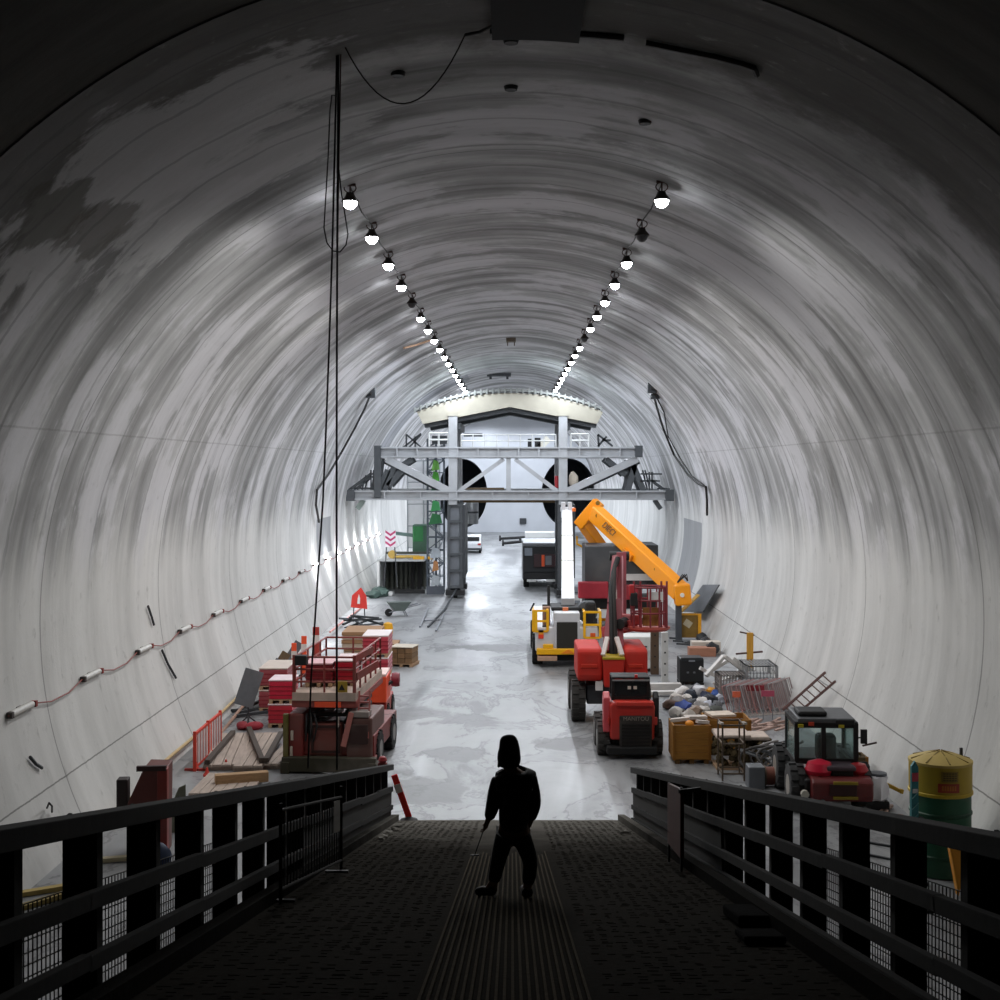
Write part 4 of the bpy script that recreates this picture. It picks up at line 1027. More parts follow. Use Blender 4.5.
for x, z, c in ((-.98, 1.2, '#e8401e'), (-.98, 1.36, '#f09a2a'), (1.05, 1.25, '#e8601e')): MB().bx(x-.1, x+.1, -.05, .03, z-.08, z+.08).build('tail_light', mat(c, .4), t)
MB().bx(-.55, .65, .8, 2.6, 2.1, 2.25).build('turret', M_BLK, t, .05)
MB().bx(-.1, .12, .7, .9, 2.1, 2.25).build('orange_pin', mat('#e07a4a', .5), t)
p0 = P(568, 606, 52.6)-q; p1 = P(567, 514, 67)-q
bm_ = MB().bar(p0, p1, .54, .66).build('boom', M_CW, t, .03)
d = (p1-p0)
for f in (.36, .64): MB().bar(p0+d*f, p0+d*(f+.004), .58, .70).build('boom_band', mat('#8a8468', .5), bm_)
MB().bar(p0+d*.02+V((-.04, 0, .35)), p0+d*.97+V((-.04, 0, .35)), .03, .02).build('boom_seam', mat('#c8c4b4', .5), bm_)
g = MB()
for x in (-.24, .1): g.bx(p1.x+x-.06, p1.x+x+.14, p1.y-.5, p1.y+.2, p1.z-.2, p1.z+.62)
g.cyl((p1.x-.35, p1.y-.3, p1.z+.25), (p1.x+.35, p1.y-.3, p1.z+.25), .12, n=14); g.build('boom_head', M_CW, bm_, .03)
MB().lathe([(.03, 0), (.1, .02), (.1, .16), (.03, .2)], 12, (p1.x+.32, p1.y-.8, p1.z+.15)).build('head_lamp', mat('#f07a2a', .4), bm_)

# --- tipper with an orange knuckle crane behind the red boom lift
yb = 62.5
x0, x1 = P(585, 600, yb).x, P(657, 600, yb).x
t = thing('tipper_truck', 'truck with a high dark grey tipper body and red tail behind the boom lift', 'truck', V(((x0+x1)/2, yb, 0)))
hw = (x1-x0)/2; zt = P(0, 546, yb).z
g = MB().bx(-hw, hw, 0, 2.7, 2.0, zt); g.build('tipper_body', mat('#4a4c4f', .6, .2, .3, 2, .1, .3), t, .05)
MB().bx(hw-.5, hw+.05, -.08, 2.75, 2.2, zt+.05).build('body_panel', mat('#26282b', .6), t, .02)
MB().bx(-hw, hw, .2, 2.8, 1.0, 1.5).build('chassis', M_BLK, t)
for x in (-hw+.4, hw-.4):
    for y in (.7, 2.0): wheel(t, x, y, .52, .4)
g = MB().bx(-hw-.35, -hw+1.1, -.4, -.05, 1.55, 2.35); g.build('tail_box', mat('#a82434', .5, 0, .25, 4), t, .06)
MB().bx(-.2, .8, -.5, -.1, 1.5, 2.2).build('tail_bin', mat('#9a2430', .5, 0, .3, 4), t, .05)
MB().bx(-hw+1.15, -hw+1.6, -.3, -.05, 1.5, 2.3).build('tail_post', mat('#b0a494', .6), t)
MB().bx(.2, 1.6, -.2, 0, 2.4, 2.7).build('white_bar', M_WHT, t)
MB().bx(-hw-.2, hw+.1, -.3, .1, .6, 1.0).build('bumper', M_WHT, t, .03)
bt = t
ck = thing('knuckle_crane', 'bright orange knuckle boom crane reaching over the tipper truck', 'crane', V((P(604, 548, 66).x, 66, 0)))
o = ck.location.copy()
M_KN = mat('#ff9c00', .45, 0, .06, 3, .02)
a0 = P(604, 549, 66)-o; a1 = P(582, 521, 65)-o; a2 = P(597, 506, 64.6)-o; tip = P(681, 592, 58.5)-o
MB().bar((a0.x, a0.y+.4, 0.0), (a0.x, a0.y+.3, a0.z+.2), .5, .5).build('column', M_KN, ck, .03)
MB().bar(a0+V((.25, .1, -.5)), a1, .62, .5).build('inner_boom', M_KN, ck, .04)
MB().bar(a1+V((-.15, 0, -.25)), a2+V((.1, 0, .2)), .62, .55).build('knuckle', M_KN, ck, .06)
b0 = a2+V((-.1, -.3, -.35))
ob = MB().bar(b0, tip, .62, .78).build('outer_boom', M_KN, ck, .05)
dd = (tip-b0)
MB().bar(b0+dd*.02+V((.16, -.05, .3)), b0+dd*.96+V((.16, -.05, .3)), .3, .12).build('boom_ridge', mat('#f0900e', .4, 0, .1), ob)
MB().bar(b0+dd*.41+V((-.22, -.25, -.32)), b0+dd*.51+V((-.22, -.25, -.32)), .3, .3).build('boom_block', mat('#e08a10', .4), ob)
for f in (.03, .72):
    c = b0+dd*f; MB().cyl(c+V((0, -.46, 0)), c+V((0, .4, 0)), .13 if f < .1 else .11, n=14).build('pivot_pin', M_BLK, ob)
c = a2+V((.02, -.32, .15)); MB().cyl(c, c+V((0, .7, 0)), .11, n=12).build('pivot_pin', mat('#8a6a14', .5), ck)
# maker's lettering along the outer boom, facing the viewer
ax = dd.normalized(); nrm = V((-.15, -1, .1)); nrm = (nrm-ax*nrm.dot(ax)).normalized(); upv = nrm.cross(ax).normalized()
Mx = Matrix((ax, upv, nrm)).transposed()
tx = text('DIECI', .42, mat('#3a2408', .6), ob, b0+dd*.245+nrm*.40-upv*.12, Mx.to_euler(), .01)
hd = MB().box(tip+V((.05, 0, -.1)), (.72, .8, .95), Matrix.Rotation(-.1, 3, 'Y')).build('boom_tip', M_KN, ck, .08)
MB().cyl(tip+V((0, -.45, -.1)), tip+V((0, -.38, -.1)), .1, n=12).build('tip_plate', mat('#f0e6d6', .4), hd)
MB().bar(tip+V((-.1, .1, -.4)), (tip.x-.1, tip.y+.1, 0), .26, .26).build('support_leg', mat('#4a4e54', .5, .3), ck)
for k in range(3):
    MB().tube([tip+V((-.2, -.1, .4)), tip+V((.05+.1*k, -.1, .8)), tip+V((.3, 0, .5))], .03, 6).build('hydraulic_hose', M_BLK, ck)
MB().tube([P(577, 536, 65.5)-o, P(577, 544, 65.5)-o, P(588, 550, 65.5)-o], .06, 6).build('yellow_handrail', M_CY, ck)
# engines and pale clutter between crane and tipper
sc = [('grey generator set on the floor between the white crane and the tipper', 577, 608, 1.0, 1.2, '#7d8288'), ('white cabinet behind the rails of the white crane', 592, 618, 1.1, 1.3, '#dcdcdc'), ('pale tool chest behind the red boom lift', 632, 672, 1.9, 1.35, '#d9d9d6')]
for lab, px, py, w_, h_, c in sc:
    q = FL(px, py); t = thing('site_cabinet', lab, 'cabinet', q)
    MB().bx(-w_/2, w_/2, 0, 1.2, .12, h_).build('body', mat(c, .5, 0, .15, 3, .05, .2), t, .04)
    MB().bx(-w_/2+.06, w_/2-.06, -.02, .03, h_*.35, h_*.62).build('drawer_front', mat('#c4c4c2', .5), t, .01)
    MB().bx(-w_*.3, w_*.3, -.06, 0, h_*.7, h_*.74).build('handle', M_DGR, t)
    for x in (-w_*.4, w_*.4): MB().bx(x-.06, x+.06, .1, 1.1, 0, .12).build('foot', M_BLK, t)
    if w_ > 1.5: MB().bx(.1, .22, -.05, 0, h_*.55, h_*.66).build('orange_light', mat('#f0801a', .4), t)

# --- red boom lift
q = FL(612, 724)
t = thing('boom_lift', 'red articulated boom lift with a raised arm and a basket', 'boom lift', q)
M_BR = mat('#c82414', .75, 0, .15, 3, .05, .15); M_ARM = mat('#8f3440', .5, 0, .25, 3, .08, .3)
MB().bx(-.75, .9, .3, 3.0, .55, 1.15).build('chassis', M_DGR, t, .04)
for x in (-1.0, 1.0):
    for y in (.65, 2.7): wheel(t, x, y, .62, .42, mat('#3c3a38', .9, 0, .3, 8, .3))
MB().bx(-.5, -.28, -.02, .2, 1.02, 1.3).build('number_plate', M_WHT, t)
MB().lathe([(.6, 1.1), (.65, 1.15), (.65, 1.3), (.6, 1.32)], 24, (0, 1.6, 0)).build('turntable', M_BLK, t)
for x0, x1, nm in ((-1.05, -.3, 'left'), (.38, 1.08, 'right')):
    cw = MB().prism([(-.05, 1.35), (-.1, 1.5), (-.1, 2.2), (0, 2.3), (2.2, 2.3), (2.2, 1.3), (.1, 1.3)], 'x', x0, x1).build('counterweight', M_BR, t, .08)
    MB().bx(x0+.1, x1-.15, -.13, -.08, 1.72, 1.84).build('moulded_rib', mat('#c8301c', .5), cw, .02)
MB().prism([(-.25, 1.15), (.3, 1.15), (.38, 2.0), (-.3, 2.0)], 'y', -.25, .8).build('centre_hood', M_BR, t, .05)
MB().prism([(-.3, 2.0), (.38, 2.0), (.36, 2.06), (-.28, 2.06)], 'y', -.27, .8).build('hood_strip', mat('#b8a02a', .5), t)
g = MB().bar((-.28, -.1, 2.1), (-.12, .3, 2.6), .14, .1); g.bar((.3, -.1, 2.1), (.16, .3, 2.6), .14, .1); g.build('boom_bracket', mat('#e2d6d2', .5), t, .02)
def rel(px, py, y): return P(px, py, y)-q
yA, yB, yC, yD = 40.2, 42.6, 42.0, 40.6
lb = MB().bar(rel(606, 652, yA), rel(611, 605, yA+.8), .2, .24).bar(rel(611, 605, yA+.8), rel(616, 556, yB), .22, .26); lb = lb.build('lower_boom', M_ARM, t, .02)
MB().bar(rel(621, 648, yA), rel(618, 600, yA+.8), .18, .22).build('lower_boom', M_ARM, t, .02)
MB().tube([rel(612, 655, yA-.1), rel(612, 620, yA+.2), rel(611, 590, yA+.8), rel(614, 570, yB-.6), rel(618, 558, yB-.3)], .085, 8).build('hose_bundle', M_BLK, t, 0, True)
MB().tube([rel(616, 655, yA-.15), rel(615, 620, yA+.1), rel(614, 590, yA+.6), rel(615, 565, yB-.6)], .055, 8).build('hose_bundle', mat('#2a2624', .8), t, 0, True)
g = MB().bar(rel(620, 553, yB), rel(621, 622, yC), .24, .3).bar(rel(624.5, 552, yB-.1), rel(624.5, 622, yC-.1), .12, .2); ub = g.build('upper_boom', M_ARM, t, .02)
MB().bar(rel(622.5, 556, yB-.2), rel(622.5, 618, yC-.2), .05, .05).build('boom_stripe', mat('#c9909a', .5), ub)
MB().cyl(rel(614, 556, yB)+V((-.15, 0, 0)), rel(626, 556, yB)+V((.1, 0, 0)), .15, n=14).build('elbow_pin', M_BLK, t)
jb = MB().bar(rel(605, 632, yC), rel(634, 625, yD), .3, .34).bar(rel(618, 618, yC), rel(636, 620, yD), .24, .3); jb.build('jib', mat('#b03a3c', .5, 0, .2, 3, .05, .2), t, .03)
MB().cyl(rel(622, 623, yD)+V((-.1, -.3, 0)), rel(622, 623, yD)+V((.1, .3, 0)), .16, n=14).build('jib_pivot', M_BLK, t)
c = rel(649, 630, yD)
bk = MB().lathe([(.1, 0), (.55, -.02), (.66, .05), (.66, .12), (.1, .12)], 24); bk = bk.build('basket_floor', mat('#c2574c', .55, 0, .2, 4, .1, .2), t, 0, True, c)
bk.scale = (1.0, .72, 1.)
g = MB()
for i in range(12):
    a = 2*PI*i/12; x, y = .56*math.cos(a), .42*math.sin(a); g.tube([(c.x+x, c.y+y, c.z+.1), (c.x+x, c.y+y, c.z+1.35)], .03, 6)
for z in (.55, .95, 1.35): g.tube([(c.x+.56*math.cos(a), c.y+.42*math.sin(a), c.z+z) for a in [2*PI*i/24 for i in range(24)]], .032, 6, closed=True)
for x in (-.5, -.3, .35, .52): g.tube([(c.x+x, c.y-.3, c.z+.1), (c.x+x, c.y-.3, c.z+1.55)], .035, 6)
g.build('basket_rail', mat('#8a3038', .5, 0, .25, 4, .05), t)
MB().bx(c.x-.22, c.x+.3, c.y-.2, c.y-.16, c.z+.15, c.z+.72).build('plywood_sheet', wood('#a8743c', 'z'), t)
MB().bx(c.x-.05, c.x+.4, c.y-.36, c.y-.3, c.z+.92, c.z+1.22).build('white_panel', M_WHT, t)
MB().bx(c.x-.62, c.x-.4, c.y-.5, c.y-.2, c.z+.8, c.z+1.2).build('control_panel', M_BLK, t, .03)
MB().bx(c.x-.66, c.x-.5, c.y-.45, c.y-.3, c.z+1.1, c.z+1.45).build('red_bracket', mat('#c23438', .5), t, .02)
# props standing under the basket
for lab, px, py, w_, h_, c_ in (('pale steel column standing under the right of the lift basket', 665, 684, .24, 1.86, '#c9c9c7'), ('dark brown column standing behind the pale steel column', 655, 676, .3, 1.78, '#574434')):
    qq = FL(px, py); tt = thing('prop_column', lab, 'column', qq)
    g = MB().bx(-w_/2, w_/2, 0, w_*.9, .04, h_); g.build('shaft', mat(c_, .5, .2, .2, 3, .05, .2), tt, .02)
    MB().bx(-w_*.9, w_*.9, -.1, .4, 0, .05).build('base_plate', M_STL, tt)
    for k in range(4): MB().bx(-.03, .03, -.012, .01, .3+k*.4, .36+k*.4).build('bolt_hole', M_BLK, tt)

# --- red skid loader nearest the ramp
q = FL(631, 758)
t = thing('skid_loader', 'red compact loader with a black cab seen from behind', 'loader', q)
M_LR = mat('#c62f26', .4, 0, .2, 3, .05, .3)
for x in (-.72, .72):
    for y in (.55, 1.75): wheel(t, x, y, .45, .32, mat('#4a4846', .9, 0, .3, 8, .3))
MB().bx(-.5, .5, .1, 2.5, .22, .9).build('chassis', M_BLK, t, .03)
g = MB().prism([(-.56, .5), (.62, .5), (.64, 1.42), (.5, 1.52), (-.45, 1.52), (-.58, 1.42)], 'y', -.1, 1.2); g.build('engine_cover', M_LR, t, .06)
rd = MB().bx(-.32, .55, -.16, -.08, .28, 1.16).build('rear_door', mat('#2e2826', .6, .1, .3, 6, .2, .3), t, .03)
g = MB()
for k in range(7): g.bx(-.26, .49, -.18, -.15, .36+k*.09, .40+k*.09)
g.build('grille', mat('#1f1b1a', .6, .2), rd)
text('MANITOU', .15, mat('#9a8f84', .5), rd, (.12, -.17, 1.08), (PI/2, 0, 0), .003)
MB().bx(-.66, .70, -.22, .3, .12, .34).build('counterweight', M_BLK, t, .04)
MB().bx(-.4, .6, -.16, .1, 1.42, 1.53).build('red_bar', mat('#e04034', .4), t, .02)
MB().bx(-.36, .5, .05, .5, 1.28, 1.44).build('exhaust_shield', mat('#a89c98', .5, .3), t, .02)
MB().bx(-.42, -.1, .0, .4, 1.25, 1.42).build('pink_cap', mat('#d87a80', .4), t, .03)
for x0, x1, m_ in ((-.74, -.56, mat('#d4545c', .4, 0, .2, 3)), (.62, .76, M_BLK)):
    MB().prism([(0, .7), (.35, .6), (.5, 1.55), (.3, 1.75), (.05, 1.6)], 'x', x0, x1).build('lift_arm_tower', m_, t, .03)
MB().bx(-.62, -.58, -.1, 2.2, .9, 1.1).build('lift_arm', M_LR, t, .02); MB().bx(.6, .7, -.1, 2.2, .9, 1.1).build('lift_arm', M_LR, t, .02)
g = MB()
for x in (-.46, .50):
    g.bx(x-.04, x+.04, .3, .38, 1.5, 2.12); g.bx(x-.04, x+.04, .9, .98, 1.5, 2.12); g.bx(x-.04, x+.04, .3, .98, 1.5, 1.58)
g.bx(-.5, .54, .28, .34, 1.5, 1.6); cb = g.build('cab_frame', M_BLK, t)
MB().bx(-.44, .48, .33, .36, 1.58, 2.05).build('rear_window', mat('#1c2224', .1), cb)
MB().bx(-.5, .54, .25, 1.05, 2.08, 2.14).build('cab_roof', M_BLK, cb, .03)
MB().bx(-.48, .52, .22, .27, 2.03, 2.07).build('chrome_strip', mat('#c8c8c8', .3, .6), cb)
for x in (-.02, .14): MB().bx(x-.045, x+.045, .27, .32, 1.8, 1.88).build('work_light', mat('#f0ece0', .3), cb)
MB().bx(.12, .2, .2, .3, 2.12, 2.2).build('red_beacon', mat('#c82a24', .4), cb)

# --- red telehandler close to the right fence
q = FL(833, 817)
t = thing('red_telehandler', 'red site vehicle with a black cab just behind the right ramp fence', 'telehandler', q, math.radians(-3))
M_TR = mat('#b0222c', .35, 0, .15, 3, .03, .15)
for x in (-.72, .76):
    for y in (.7, 2.7): wheel(t, x, y, .52, .34, mat('#3a3a3b', .9, 0, .3, 8, .3), mat('#a8a29a', .5))
MB().bx(-.6, .7, .1, 3.6, .35, .8).build('chassis', M_BLK, t, .04)
g = MB().prism([(-.05, .35), (-.12, .5), (-.12, .78), (0, .86), (1.5, .9), (1.5, .35)], 'x', -.48, .88); rp = g.build('rear_body', mat('#6e1f22', .4, 0, .25, 3, .05, .3), t, .05)
MB().bx(-.1, .5, -.15, -.1, .5, .76).build('rear_grille', mat('#3a1214', .5), rp, .01)
for z in (.46, .79): MB().bx(-.02, .52, -.17, -.12, z-.03, z+.03).build('yellow_stripe', mat('#9a8420', .5), rp)
MB().lathe([(.02, .0), (.28, .02), (.33, .14), (.26, .3), (.1, .36), (.01, .37)], 20, (-.22, .45, .82)).build('hood_bulge', mat('#d42a44', .3, 0, .1, 3, 0), t, 0, True)
MB().lathe([(.02, .0), (.2, .02), (.24, .12), (.16, .26), (.01, .3)], 18, (.66, .5, .82)).build('hood_bulge', M_TR, t, 0, True)
MB().bx(.0, .5, .2, .9, .84, 1.0).build('engine_deck', M_BLK, t, .04)
MB().bx(-.1, .55, .15, .75, .98, 1.08).build('engine_pipe', mat('#54464e', .5, .2), t, .03)
g = MB()
for x in (-.68, .66):
    for y, w_ in ((.75, .05), (2.1, .05)): g.bx(x-w_, x+w_, y-.05, y+.05, 1.0, 1.95)
    g.bx(x-.05, x+.05, .75, 2.1, 1.0, 1.1); g.bx(x-.05, x+.05, .75, 2.1, 1.87, 1.97)
g.bx(-.68, .66, .72, .8, 1.02, 1.14); g.bx(-.68, .66, .72, .8, 1.84, 1.97); g.bx(-.12, -.02, .72, .8, 1.0, 1.9)
cb = g.build('cab_frame', M_BLK, t)
MB().bx(-.62, -.13, .75, .765, 1.14, 1.84).bx(-.01, .6, .75, .765, 1.14, 1.84).build('rear_window', glass(), cb)
for x in (-.69, .67): MB().bx(x-.01, x+.01, .8, 2.05, 1.1, 1.87).build('side_window', glass(), cb)
MB().bx(-.66, .64, .7, 2.15, 1.95, 2.06).build('cab_roof', mat('#55575a', .5), cb, .03)
MB().bx(.2, .62, .66, .9, 1.92, 2.04).build('roof_end', M_BLK, cb, .02)
MB().bx(-.62, .05, .9, 1.6, 2.06, 2.18).build('roof_pod', M_BLK, cb, .05)
MB().bx(-.42, -.3, .66, .72, 1.9, 1.98).build('red_lamp', mat('#d84a30', .4), cb)
for x in (-.6, .32): MB().bx(x-.06, x+.06, .65, .72, 1.86, 1.93).build('yellow_tag', mat('#c8b82a', .5), cb)
MB().bx(-.15, .3, 1.1, 1.5, 1.0, 1.6).build('seat', M_BLK, t, .08)
g = MB().bar((.66, .8, 1.6), (.86, .7, 1.65), .03); g.bx(.76, .9, .66, .74, 1.5, 1.82); g.build('mirror', M_BLK, t)
MB().bar((.8, .7, 1.45), (1.1, .6, 1.55), .04).build('mirror_arm', mat('#5a4a48', .5), t)
MB().lathe([(.02, 0), (.09, .0), (.09, .12), (.02, .12)], 12, (-.62, -.05, .5), 'y').build('tail_light', mat('#d8d4c8', .3), t)
# ================================================================ RIGHT SIDE: CRATES, HEAPS, TANK
def crate(label, px, py, w, d, h, z=0., rz=0., hexc='#a8742c'):
    q = FL(px, py); t = thing('wooden_crate', label, 'crate', q, rz, 'golden brown wooden crates')
    g = MB()
    for x0, x1, y0, y1 in ((-w/2, w/2, 0, .04), (-w/2, w/2, d-.04, d), (-w/2, -w/2+.04, .04, d-.04), (w/2-.04, w/2, .04, d-.04)):
        for k in range(5):
            z0 = .12+k*(h-.12)/5; g.bx(x0, x1, y0, y1, z0+.006, z0+(h-.12)/5-.006)
    g.bx(-w/2+.03, w/2-.03, .03, d-.03, .1, .16)
    g.build('side_boards', wood(hexc), t)
    for x in (-w/2+.03, w/2-.03): MB().bx(x-.035, x+.035, -.03, .03, .1, h).build('corner_post', wood('#94621f', 'z'), t)
    for x in (-w*.38, 0, w*.38): MB().bx(x-.06, x+.06, 0, d, 0, .1).build('skid', wood('#6b4a1c', 'y'), t)
    return t
c1 = crate('golden wooden crate with white scraps on top, nearest the red loader', 692, 764, 1.0, 1.0, 1.02)
c2 = crate('golden wooden crate standing behind the steel frame stand', 729, 755, 1.2, 1.1, .95)
q = c1.location
for i, (dx, dy, w_, d_) in enumerate(((-.25, .5, .5, .2), (.2, .8, .6, .25), (.3, .15, .35, .12))):
    tag(MB().box((0, 0, 0), (w_, d_, .08), Matrix.Rotation(.15*(i-1), 3, 'Y')).build('foam_piece', mat('#d8cfc8', .8), None, 0, loc=q+V((dx, dy, 1.08)), rz=.3*i-.2), 'pale foam piece lying across the top of the front golden crate', 'foam', 'foam pieces on the front crate')
tag(MB().blob((0, 0, 0), (.12, .12, .1), .05).build('orange_ball', mat('#f0941a', .5), None, 0, True, q+V((-.05, .12, 1.03))), 'small orange round float on the front golden crate', 'float')
crate('low brown crate behind the red telehandler against the right wall', 856, 782, .6, .6, .62, hexc='#5e4c2c')
tag(MB().bx(-.35, .35, 0, .6, 0, .06).build('crate_lid', mat('#d8c8b8', .7), None, 0, loc=c2.location+V((-.1, .2, .99)), rz=.2), 'pale lid lying on the rear golden crate', 'lid')

# steel frame stand
q = FL(733, 781)
t = thing('frame_stand', 'thin upright steel frame with a cross shelf in front of the golden crates', 'frame', q)
g = MB()
for x in (-.26, .28):
    for y in (0, .7): g.bx(x-.02, x+.02, y-.02, y+.02, 0, 1.38)
for z in (.18, .92, 1.38):
    g.bx(-.26, .28, -.015, .015, z-.02, z+.02); g.bx(-.26, .28, .69, .71, z-.02, z+.02)
    for x in (-.26, .28): g.bx(x-.015, x+.015, 0, .7, z-.02, z+.02)
g.build('frame', mat('#6a5c4e', .5, .3), t)
for x in (-.28, .30): MB().bar((x, -.1, 1.45), (x+.02, .5, 1.36), .07, .05).build('pale_arm', mat('#c4bcb2', .5), t)
# netted bundles of brown material
for lab, px, py, w_, d_, h_ in (('netted brown bundle with a pale top just behind the steel frame', 735, 778, .9, .9, .85), ('lower netted brown bundle right of the steel frame', 757, 774, .75, .8, .72)):
    q = FL(px, py); q.y += .85; q.x += .12
    t = thing('netted_bundle', lab, 'bundle', q)
    b = MB()
    for i in range(60):
        x = random.uniform(-w_/2, w_/2); y = random.uniform(0, d_); z = random.uniform(.08, h_-.1)
        b.blob((x, y, z), (.1, .1, .11), .25, 1)
    b.build('bales', mat('#5a4d32', .9, 0, .5, 8, .6), t)
    MB().bx(-w_/2, w_/2, 0, d_, 0, .07).build('pallet', M_TIM, t)
    MB().box((0, d_/2, h_), (w_, d_, .1)).build('cover', mat('#c9b8ac', .8, 0, .3, 8, .5), t, .03)
# tangle of hoses with a reddish cable drum
q = FL(770, 790)
t = thing('cable_drum', 'reddish cable drum half buried under grey hoses left of the telehandler', 'cable drum', q+V((.12, .3, 0)), .0)
MB().lathe([(.1, -.16), (.22, -.16), (.22, .16), (.1, .16)], 20, (0, .1, .25), 'x').build('core', mat('#7a4638', .7, 0, .3, 5), t, 0, True)
for x in (-.18, .18): MB().lathe([(.04, -.02), (.25, -.02), (.25, .02), (.04, .02)], 22, (x, .1, .25), 'x').build('flange', wood('#6e5c4c', 'z'), t)
for i in range(7):
    c = FL(760+i*5.2, 776+3*math.sin(i*2)); r = .32+.08*math.sin(i*1.7); z = .5+.1*(i % 3)
    pts = [(c.x+r*math.cos(a)*1.4, c.y+r*math.sin(a)*.6+.5, .06+abs(z*math.sin(a*.5+i))) for a in [k*2*PI/22 for k in range(18+i % 4)]]
    tag(MB().tube(pts, .032+.006*(i % 2), 7).build('coiled_hose', mat(('#7d8084', '#4a4644', '#8f8a88')[i % 3], .6), None, 0, True), 'loop of hose in the grey tangle left of the red telehandler', 'hose', 'tangled hoses left of the telehandler')
tag(MB().bx(-.2, .2, 0, .5, 0, .55).build('grey_box', M_GRY, None, .03, loc=FL(757, 790)), 'small grey box left of the reddish cable drum', 'box')

# white big bag on a dark stand with a yellow nozzle
q = FL(877, 812)
t = thing('bulk_bag', 'crumpled white bulk bag on a dark base right of the telehandler', 'bag', q)
MB().bx(-.28, .28, -.05, .5, 0, .24).build('base', M_BLK, t, .03)
b = MB(); n = 18; rows = []
for k, (z, r) in enumerate(((.24, .22), (.3, .3), (.5, .31), (.68, .29), (.78, .27), (.82, .2))):
    rows.append([b.bm.verts.new((r*math.cos(2*PI*j/n)*(1+.14*math.sin(j*2.7+k*1.3)), .2+r*math.sin(2*PI*j/n)*(1+.12*math.sin(j*3.1+k)), z+.02*math.sin(j*2+k))) for j in range(n)])
for a, c in zip(rows, rows[1:]):
    for j in range(n): b.bm.faces.new((a[j], a[(j+1) % n], c[(j+1) % n], c[j]))
b.bm.faces.new(rows[-1])
b.build('sack', mat('#f0eef4', .6, 0, .12, 4, .4), t, 0, True)
MB().lathe([(.05, .8), (.2, .8), (.2, .86), (.05, .87)], 16, (.06, .15, 0)).build('lid', mat('#5c6066', .5), t, 0, True)
tag(MB().bar((0, 0, .62), (.42, -.1, .42), .08, .08).bar((.42, -.1, .42), (.5, -.1, .4), .1).bar((.1, 0, .6), (.1, .1, 0), .05).build('yellow_nozzle', mat('#b8921e', .5), None, .01, loc=FL(880, 808)), 'yellow pump nozzle propped right of the white bulk bag', 'nozzle')
for i, (px, py, l, a) in enumerate(((885, 812, .9, 1.0), (893, 822, .9, .9), (886, 818, .9, 1.3))):
    tag(MB().bx(-l/2, l/2, -.06, .06, .02, .08).build('pinkish_plank', wood('#a68a7c'), None, 0, loc=FL(px, py), rz=a), 'pinkish plank on the floor left of the green and yellow tank', 'plank', 'pinkish planks by the tank')

# green and yellow tank
q = V((8.27, 25.1, 0))
t = thing('water_tank', 'round tank, yellow above and dark green below, by the right wall', 'tank', q)
R_ = .57
MB().lathe([(.1, .02), (R_, .02), (R_, 1.56), (.1, 1.56)], 40).build('lower_shell', mat('#1f5a3e', .5, 0, .2, 3, .05, .25), t, 0, True)
us = MB().lathe([(.1, 1.57), (R_+.015, 1.57), (R_+.02, 2.14), (.1, 2.14)], 40).build('upper_shell', mat('#b79a1c', .5, 0, .15, 3, .05, .15), t, 0, True)
MB().lathe([(R_+.03, 2.12), (R_+.03, 2.17), (.3, 2.28), (.06, 2.33), (.01, 2.33)], 40).build('conical_lid', mat('#c2a85a', .6, 0, .2, 3, .05), t, 0, True)
g = MB()
for i in range(8):
    a = 2*PI*i/8; g.bar((.05*math.cos(a), .05*math.sin(a), 2.34), (R_*math.cos(a), R_*math.sin(a), 2.19), .02)
g.build('lid_rib', mat('#8f7a3c', .6), t)
MB().lathe([(R_+.02, 1.54), (R_+.035, 1.55), (R_+.035, 1.6), (R_+.02, 1.61)], 40).build('band', mat('#d0b02a', .5), us)
for k in range(3):
    MB().lathe([(R_, .35+k*.4), (R_+.02, .37+k*.4), (R_+.02, .41+k*.4), (R_, .43+k*.4)], 40).build('hoop', mat('#174a32', .5), t)
def curved(z0, z1, a0, a1, m, nm, r=R_+.03, par=us):
    g = MB(); n = 8
    for i in range(n):
        u, v = a0+(a1-a0)*i/n, a0+(a1-a0)*(i+1)/n
        g._add([(r*math.sin(u), -r*math.cos(u), z0), (r*math.sin(v), -r*math.cos(v), z0), (r*math.sin(v), -r*math.cos(v), z1), (r*math.sin(u), -r*math.cos(u), z1)], [(0, 1, 2, 3)])
    return g.build(nm, m, par)
ca = -.27
curved(1.86, 2.06, ca-.02, ca+.52, mat('#8f7420', .5), 'notice_plate')
curved(1.66, 1.83, ca-.12, ca+.56, mat('#a83a1e', .5), 'warning_plate')
for z, s_, sz, c in ((2.015, 'CAUTION', .05, '#4a3a10'), (1.955, 'WATER TANK', .045, '#4a3a10'), (1.9, 'SITE USE', .045, '#4a3a10'), (1.745, 'NOTICE', .085, '#d8a03a')):
    pass
MB().bx(.42, .47, .1, .15, 2.15, 2.36).build('vent_peg', M_DGR, t)
